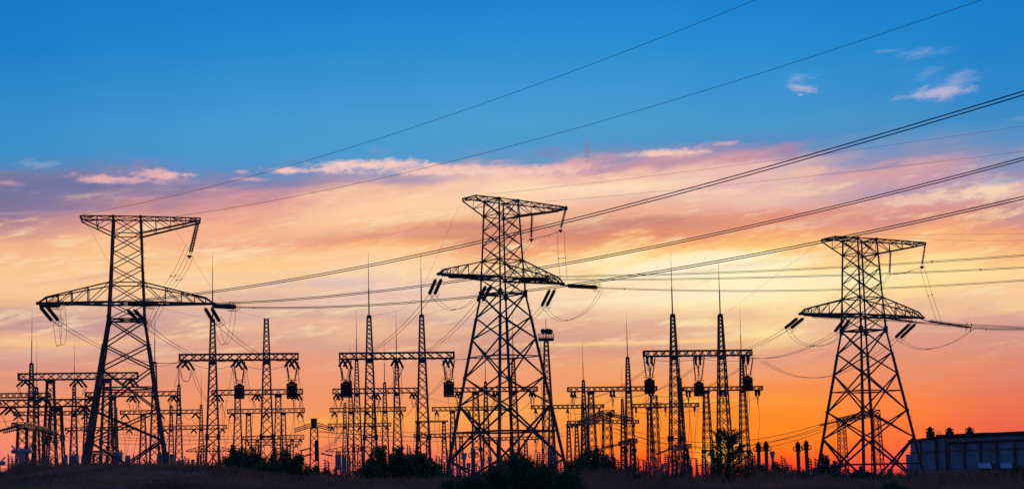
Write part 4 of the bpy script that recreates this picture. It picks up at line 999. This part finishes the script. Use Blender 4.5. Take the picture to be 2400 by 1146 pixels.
    # awnings over two openings on the long side
    for x0, x1, y0, y1 in ((2292, 2324, 1083, 1095), (2343, 2374, 1084, 1095)):
        def onwall(x, y, o):
            t, z = line_hit(B+nn2*o, (d2.x, d2.y), x, y); p = B+nn2*o+d2*t; return V(p, z)
        a0, a1 = onwall(x0, y0, .08), onwall(x1-4, y0, .08); b0, b1 = onwall(x0+4, y1, .9), onwall(x1+1, y1, .9)
        mb = MB(); mb.quad(a0, a1, b1, b0); mb.quad(b0-Vector((0, 0, .06)), b1-Vector((0, 0, .06)), a1-Vector((0, 0, .06)), a0-Vector((0, 0, .06))); mb.quad(b0, b1, b1-Vector((0, 0, .08)), b0-Vector((0, 0, .08)))
        obj('awning', mb, AWN, root)
        c0, c1 = onwall(x0+8, y1+1, .05), onwall(x1, y1+1, .05); mb = MB(); dz_ = Vector((0, 0, 1.5))
        mb.quad(c0, c1, c1-dz_, c0-dz_); obj('gate_opening', mb, BLACK, root)
    p = A.lerp(B, .42)+nn1*.25; mb = MB(); mb.box(V(p, zt-2.9), (.2, .2, .2)); obj('wall_lamp', mb, WHITE, root, 'small white lamp housing')
    t, z = line_hit(B+nn2*.3, (d2.x, d2.y), 2328, 1081); q = B+nn2*.3+d2*t; mb = MB(); mb.box(V(q, z), (.18, .18, .14)); obj('wall_lamp', mb, WHITE, root)
    # annex at the left end
    a = at(2131, 1064, A.y+.5); mb = MB(); mb.box((a.x+.1, a.y+.4, (a.z+zb)/2), (.3, 2, a.z-zb)); obj('annex', mb, WALLM, root)
hall()
# low shed roof in the grass under the right pylon
a = at(1957, 1112, 175); mb = MB(); zz = gz(a.x, a.y)
root = thing('shed', (a.x, a.y, zz), 'low shed with pale roof between the feet of the right pylon', 'shed')
mb.box((a.x, a.y, (a.z+zz)/2-.15), (2.6, 2.4, a.z-zz-.1)); obj('wall', mb, WALLM, root)
mb = MB(); mb.quad((a.x-1.5, a.y-1.4, a.z-.35), (a.x+1.5, a.y-1.4, a.z-.35), (a.x+1.2, a.y, a.z+.1), (a.x-1.2, a.y, a.z+.1)); mb.quad((a.x-1.2, a.y, a.z+.1), (a.x+1.2, a.y, a.z+.1), (a.x+1.5, a.y+1.4, a.z-.35), (a.x-1.5, a.y+1.4, a.z-.35)); obj('roof', mb, AWN, root)
# wire fence along the right and behind the shrubs
def fence(x0, x1, ytop, D0, D1, n, label):
    a = at(x0, ytop, D0); root = thing('fence', (a.x, a.y, gz(a.x, a.y)), label, 'fence'); P = []
    for i in range(n+1):
        f = i/n; p = at(x0+(x1-x0)*f, ytop-(ROLL*(x1-x0)*.3)*f, D0+(D1-D0)*f); z0 = gz(p.x, p.y); mb = MB(); mb.bar((p.x, p.y, z0-.2), (p.x, p.y, p.z), .11); obj('post', mb, CONC, root); P.append(p)
    for k in range(4):
        mb = MB(); mb.tube([p-Vector((0, 0, k*.42+.04)) for p in P], .022, 4); obj('rail', mb, WIRE, root)
fence(1820, 2440, 1101, 140, 132, 16, 'thin wire fence in front of the hall and the right pylon feet')
fence(-40, 240, 1089, 190, 200, 14, 'thin wire fence low behind the left pylon')

# ------------------------------------------------------------ vegetation
def leafquad(mb, c, s, rn):
    a = Vector((rn.gauss(0, 1), rn.gauss(0, 1), rn.gauss(0, 1))).normalized(); b = a.orthogonal().normalized()
    b = (b*cos(rn.uniform(0, 6.28))+a.cross(b)*sin(rn.uniform(0, 6.28))).normalized()
    n = len(mb.v); mb.v += [c-a*s, c+b*s*.42, c+a*s, c-b*s*.42]; mb.f.append((n, n+1, n+2, n+3))
def bush(x, ytop, wpx, D, label, seed, dens=1.0, grp='leafy shrubs along the berm', name='shrub', leaf=.10, ybase=None, up=.5):
    rn = random.Random(seed); k = D/FPX; t = at(x, ytop, D); z0 = gz(t.x, t.y) if ybase is None else at(x, ybase, D).z; H = max(.6, t.z-z0); W_ = wpx*k
    root = thing(name, (t.x, t.y, z0), label, 'shrub' if name == 'shrub' else 'tree', grp); st = MB(); fo = MB()
    ns = max(5, int(W_*4.5*dens)); tips = []
    for i in range(ns):
        a = rn.uniform(-1, 1); hh = H*(1-.62*abs(a)**2)*rn.choice((rn.uniform(.5, .95), rn.uniform(.75, 1.0), rn.uniform(.9, 1.12))); X = t.x+a*W_*.5; Y = t.y+rn.uniform(-.45, .45)*W_*.8
        p0 = Vector((t.x+a*W_*.22, t.y+(Y-t.y)*.4, z0-.1)); p3 = Vector((X, Y, z0+hh)); m1 = p0.lerp(p3, .5)+Vector((rn.uniform(-.12, .12), 0, H*.08))
        pts = catmull([p0, m1, p3], 3); st.tube(pts, [.035*(1-j/(len(pts))*.8) for j in range(len(pts))], 4)
        for j in range(int(17*dens*max(.6, H))):
            f = rn.random()**.75; b = pathat(pts, f*.98+.02); rad = (.09+.24*(1-f))*min(1.4, H*.6); d = Vector((rn.gauss(0, 1), rn.gauss(0, 1), rn.gauss(0, .8))).normalized()*rad*rn.uniform(.4, 1.2)
            e = b+d; st.bar(b, e, .012, cap=False)
            for q in range(5 if f > .8 else 7): leafquad(fo, e+Vector((rn.gauss(0, .09), rn.gauss(0, .09), rn.gauss(0, .09))), leaf*rn.uniform(.5, 1.1), rn)
    if name == 'tree': st.tube([Vector((t.x, t.y, z0-.1)), Vector((t.x, t.y, z0+H*.6))], [.12, .05], 6)
    obj('branches' if name == 'shrub' else 'trunk', st, TWIG, root); obj('foliage' if name == 'shrub' else 'crown', fo, LEAF, root)
for a_ in [(556,1046,62,104,'tallest leafy bush of the left clump, in front of a distant gantry'),(596,1060,56,106,'leafy bush just right of the tallest one in the left clump'),
  (655,1058,60,104,'pointed leafy bush in the middle of the left clump'),(700,1062,44,104,'leafy bush at the right end of the left clump, below the cable post'),
  (628,1082,60,100,'low bush filling the gap in the left clump'),(755,1096,34,104,'tiny shrub at the foot of the box-headed post'),
  (896,1050,66,98,'tall round dark bush below the second big gantry'),(938,1060,58,99,'dark bush in the middle of the round clump'),
  (985,1062,66,98,'broad dark bush at the right of the round clump, under the trap'),(868,1085,46,97,'low bush at the left of the round clump'),(1016,1082,40,100,'small bush right of the round clump'),
  (1385,1048,58,100,'tall dark bush right of the middle pylon feet'),(1350,1074,52,98,'bush left of a taller one, right of the middle pylon'),(1425,1070,50,99,'bush right of a taller one, under the sloping portal')]:
    i = hash(a_[0]) % 997; a_ = (a_[0], a_[1]-3, a_[2]*1.32)+a_[3:]; bush(*a_, i, 1.75)
for a_ in [(1480,1092,70,100,'twiggy low shrub left of the sun glow'),(1545,1097,60,102,'thin twiggy shrub just left of the sun'),(1600,1100,60,102,'thin shrub in front of the red glow'),(1688,1070,84,97,'shrub merging with the foot of the small pine tree'),(1742,1054,52,98,'shrub touching the right side of the small pine tree'),(1640,1104,54,99,'low shrub left of the small pine tree'),(1512,1102,60,96,'low tangled shrub right of the twiggy one'),(1440,1096,60,95,'tangled shrub at the right of the tall dark bush'),(1965,1104,66,98,'low shrub hiding the left foot of the right pylon'),(2040,1112,70,96,'low shrub hiding the near foot of the right pylon'),(800,1110,70,98,'low shrub in front of the tall transformer'),(1040,1100,50,96,'low shrub at the left foot of the middle pylon'),(480,1088,50,106,'weedy shrub left of the tallest leafy bush'),
  (1775,1082,62,98,'shrub right of the small pine tree'),(1822,1074,44,99,'pointed shrub in front of the flared transformer'),(1860,1100,70,98,'low shrub at the feet of the lone arresters'),(1905,1108,60,96,'low shrub left of the right pylon'),
  (2092,1098,54,98,'shrub between the right pylon foot and the hall'),(2150,1106,70,96,'low shrub before the left corner of the hall'),(2225,1108,80,95,'low shrub before the near corner of the hall'),(2295,1106,70,96,'low shrub under the left awning'),
  (2385,1086,60,94,'tall weedy shrub at the right edge before the hall'),(2345,1098,50,95,'weedy shrub under the right awning'),(8,1104,50,104,'sparse weeds at the left edge'),(60,1090,60,100,'sparse weeds on the left shoulder of the hump'),
  (170,1086,70,112,'thin weeds on the hump left of the pylon feet'),(320,1082,80,110,'weeds on the hump between the pylon feet')]:
    i = hash(a_[0]*7) % 997; bush(*a_, i, 1.15 if a_[0] > 400 else .9, 'sparse twiggy shrubs', leaf=.085)
bush(1937, 1066, 62, 168, 'round tree between the left feet of the right pylon', 41, 1.5, None, 'tree', .2)
bush(2022, 1090, 48, 170, 'small tree under the centre of the right pylon', 43, 1.5, None, 'tree', .2)
for x, y, w, D, lb in [(520,1078,46,106,'ragged bush at the left end of the green clump'),(735,1088,54,100,'ragged bush left of the foot of the box-headed post'),(782,1100,46,99,'small ragged bush under the transformer tower'),(832,1090,50,99,'ragged bush joining the round clump on the left'),
  (1072,1102,50,97,'ragged bush before the pale flared transformers'),(1498,1098,54,97,'dark ragged bush under the small bus portal'),(1560,1110,56,95,'low dark bush left of the red glow'),(1622,1112,50,95,'low dark bush in front of the red glow'),
  (1790,1094,60,96,'dark bush at the feet of the paired arresters'),(1838,1092,44,97,'dark bush right of the flared transformer'),(1880,1110,60,94,'low dark bush below the lone arresters'),(2012,1104,56,95,'dark bush under the middle of the right pylon'),(2070,1106,56,95,'dark bush near the right foot of the right pylon'),
  (2122,1106,56,95,'dark bush at the left corner of the hall'),(2190,1114,60,94,'low dark bush along the gable of the hall'),(2262,1112,64,94,'low dark bush along the hall left of the awnings'),(2330,1106,56,94,'dark bush between the two awnings'),(2396,1090,56,93,'dark bush cut by the right edge of the photo'),
  (95,1090,50,104,'small dark bush on the left shoulder of the hump'),(255,1087,56,108,'small dark bush on the hump between the pylon feet'),(440,1090,50,106,'small dark bush on the hump right of the left pylon')]:
    bush(x, y, w, D, lb, int(x)*3, 1.15, 'low dark bushes along the berm', leaf=.095)
def needles(mb, p, d, L, n, ln, w, rn):
    d = d.normalized()
    for i in range(n):
        f = i/n; c = p+d*(L*f); a = d.orthogonal().normalized(); t = rn.uniform(0, 6.28); a = a*cos(t)+d.cross(a)*sin(t)
        q = (d*rn.uniform(.7, 1.1)+a*rn.uniform(.5, .9)).normalized(); s = q.cross(Vector((rn.gauss(0, 1), rn.gauss(0, 1), rn.gauss(0, 1)))).normalized()*w
        k = len(mb.v); mb.v += [c-s, c+s, c+q*ln*rn.uniform(.7, 1.15)]; mb.f.append((k, k+1, k+2))
def pinebush(x, ytop, wpx, D, label, seed):
    rn = random.Random(seed); k = D/FPX; t = at(x, ytop, D); z0 = gz(t.x, t.y)-.2; H = t.z-z0; W_ = wpx*k
    root = thing('pine_bush', (t.x, t.y, z0), label, 'pine bush', 'young bushy pines in the foreground'); st = MB(); fo = MB()
    for i in range(int(170*W_)):
        a = rn.gauss(0, .42); a = max(-1, min(1, a)); hh = H*(1-.45*a*a)*rn.uniform(.35, 1.0)
        p = Vector((t.x+a*W_*.5, t.y+rn.uniform(-.4, .4)*W_, z0+hh*.72)); d = Vector((a*.55+rn.gauss(0, .22), rn.gauss(0, .25), 1)).normalized(); L = H*rn.uniform(.16, .3)
        st.bar(Vector((t.x+a*W_*.12, t.y, z0+hh*.2)), p, .02, cap=False); st.bar(p, p+d*L, .014, cap=False)
        needles(fo, p-d*L*.6, d, L*1.6, 52, .2, .012, rn)
    obj('branches', st, TWIG, root); obj('needles', fo, NEED, root)
for a_ in [(1215,1058,120,60,'largest young pine bush in front of the middle pylon, topmost in the clump'),(1160,1086,90,58,'young pine bush left of the largest one'),(1275,1080,90,59,'young pine bush right of the largest one, with upright fronds'),
    (1105,1112,90,52,'low young pine at the left of the pine clump'),(1330,1100,70,57,'low young pine at the right end of the pine clump'),(1060,1118,60,50,'tiny green pine at the foot of the round bushes'),(2095,1126,60,48,'small green pine tuft in the grass right of the right pylon')]:
    pinebush(*a_, int(a_[0]))
def pinetree(x, ytop, ybase, wpx, D, label, seed):
    rn = random.Random(seed); k = D/FPX; t = at(x, ytop, D); z0 = gz(t.x, t.y)-.1; H = t.z-z0; W_ = wpx*k
    root = thing('pine_tree', (t.x, t.y, z0), label, 'pine tree'); st = MB(); fo = MB()
    st.tube([Vector((t.x+.12, t.y, z0)), Vector((t.x+.03, t.y, z0+H*.5)), Vector((t.x, t.y, t.z-.2))], [.09, .06, .02], 6)
    n = 92
    for i in range(n):
        f = .06+.9*(i/n); z = z0+H*f; a = rn.uniform(0, 6.28); R = W_*.5*(1-abs(f-.36)**1.6*1.1)*rn.uniform(.6, 1.1); d = Vector((cos(a), sin(a), .75)).normalized(); p = Vector((t.x+.08*(1-f), t.y, z)); e = p+d*R
        st.bar(p, e, .03, cap=False)
        for j in range(9):
            g = rn.uniform(.35, 1); b = p.lerp(e, g); dd = (d+Vector((rn.gauss(0, .55), rn.gauss(0, .55), rn.gauss(0, .35)))).normalized(); L = rn.uniform(.14, .3)
            st.bar(b, b+dd*L, .014, cap=False); needles(fo, b, dd, L, 30, .12, .009, rn)
    for j in range(5): needles(fo, Vector((t.x, t.y, t.z-.35)), Vector((rn.gauss(0, .3), rn.gauss(0, .3), 1)), .4, 40, .12, .009, rn)
    obj('trunk', st, TWIG, root); obj('crown', fo, NEED, root)
pinetree(1704, 1018, 1128, 118, 92, 'small bristly pine tree silhouetted in front of the setting sun', 5)

# tall dry weeds on the berm crest, also uncountable
rn = random.Random(77); mb = MB()
def weedy(px):
    for a, b, h in ((1335, 1480, .75), (1480, 1560, .8), (1560, 1740, .62), (1740, 1860, .7), (1860, 1950, .35), (2060, 2400, .6), (2330, 2400, .9), (700, 860, .35), (0, 110, .5), (400, 560, .3), (1000, 1060, .4)):
        if a <= px < b: return h*min(1, (px-a)/30+.3, (b-px)/30+.3)
    return .18
for i in range(9000):
    y = rn.uniform(86, 100); x = rn.uniform(-.345, .345)*y; H = weedy(1200+x/y*FPX)
    if rn.random() > .25+H: continue
    z = gz(x, y)-.02; h = H*rn.uniform(.5, 1.25)+.15; lean = rn.gauss(.06, .14)*h/.5
    p0 = Vector((x, y, z)); p1 = Vector((x+lean*.4, y, z+h*.55)); p2 = Vector((x+lean, y, z+h))
    w = .010
    for a, b, u_, v_ in ((p0, p1, w, w*.8), (p1, p2, w*.8, w*.3)):
        n = len(mb.v); mb.v += [a-Vector((u_, 0, 0)), a+Vector((u_, 0, 0)), b+Vector((v_, 0, 0)), b-Vector((v_, 0, 0))]; mb.f.append((n, n+1, n+2, n+3))
    for j in range(rn.randint(2, 7)):
        f = rn.uniform(.35, 1); b = p0.lerp(p2, f); leafquad(mb, b+Vector((rn.gauss(0, .035), 0, rn.gauss(0, .02))), rn.uniform(.02, .055), rn)
tag(obj('weeds', mb, GRASS), 'tall dry weeds on the berm crest', 'weeds', kind='stuff')

# grass: uncountable
rn = random.Random(21); mb = MB()
for i in range(105000):
    y = rn.uniform(50, 104) if rn.random() < .8 else rn.uniform(88, 104)
    x = rn.uniform(-.36, .36)*y
    pxx = 1200+x/y*FPX
    cl = .5+.5*sin(x*.55+sin(y*.21)*2)*sin(y*.33+x*.17)
    if rn.random() > .35+.65*cl: continue
    h = (.16+.30*rn.random())*(.7+.6*cl)
    if 30 < pxx < 520: h *= .6
    z = gz(x, y)-.02; lean = rn.gauss(.05, .12); w = .011+.008*rn.random()
    n = len(mb.v); mb.v += [Vector((x-w, y, z)), Vector((x+w, y, z)), Vector((x+lean, y+rn.gauss(0, .08), z+h))]; mb.f.append((n, n+1, n+2))
tag(obj('grass', mb, GRASS), 'dark dry grass covering the foreground berm', 'grass', kind='stuff')

for o in bpy.data.objects:
    if '_o' in o: del o['_o']
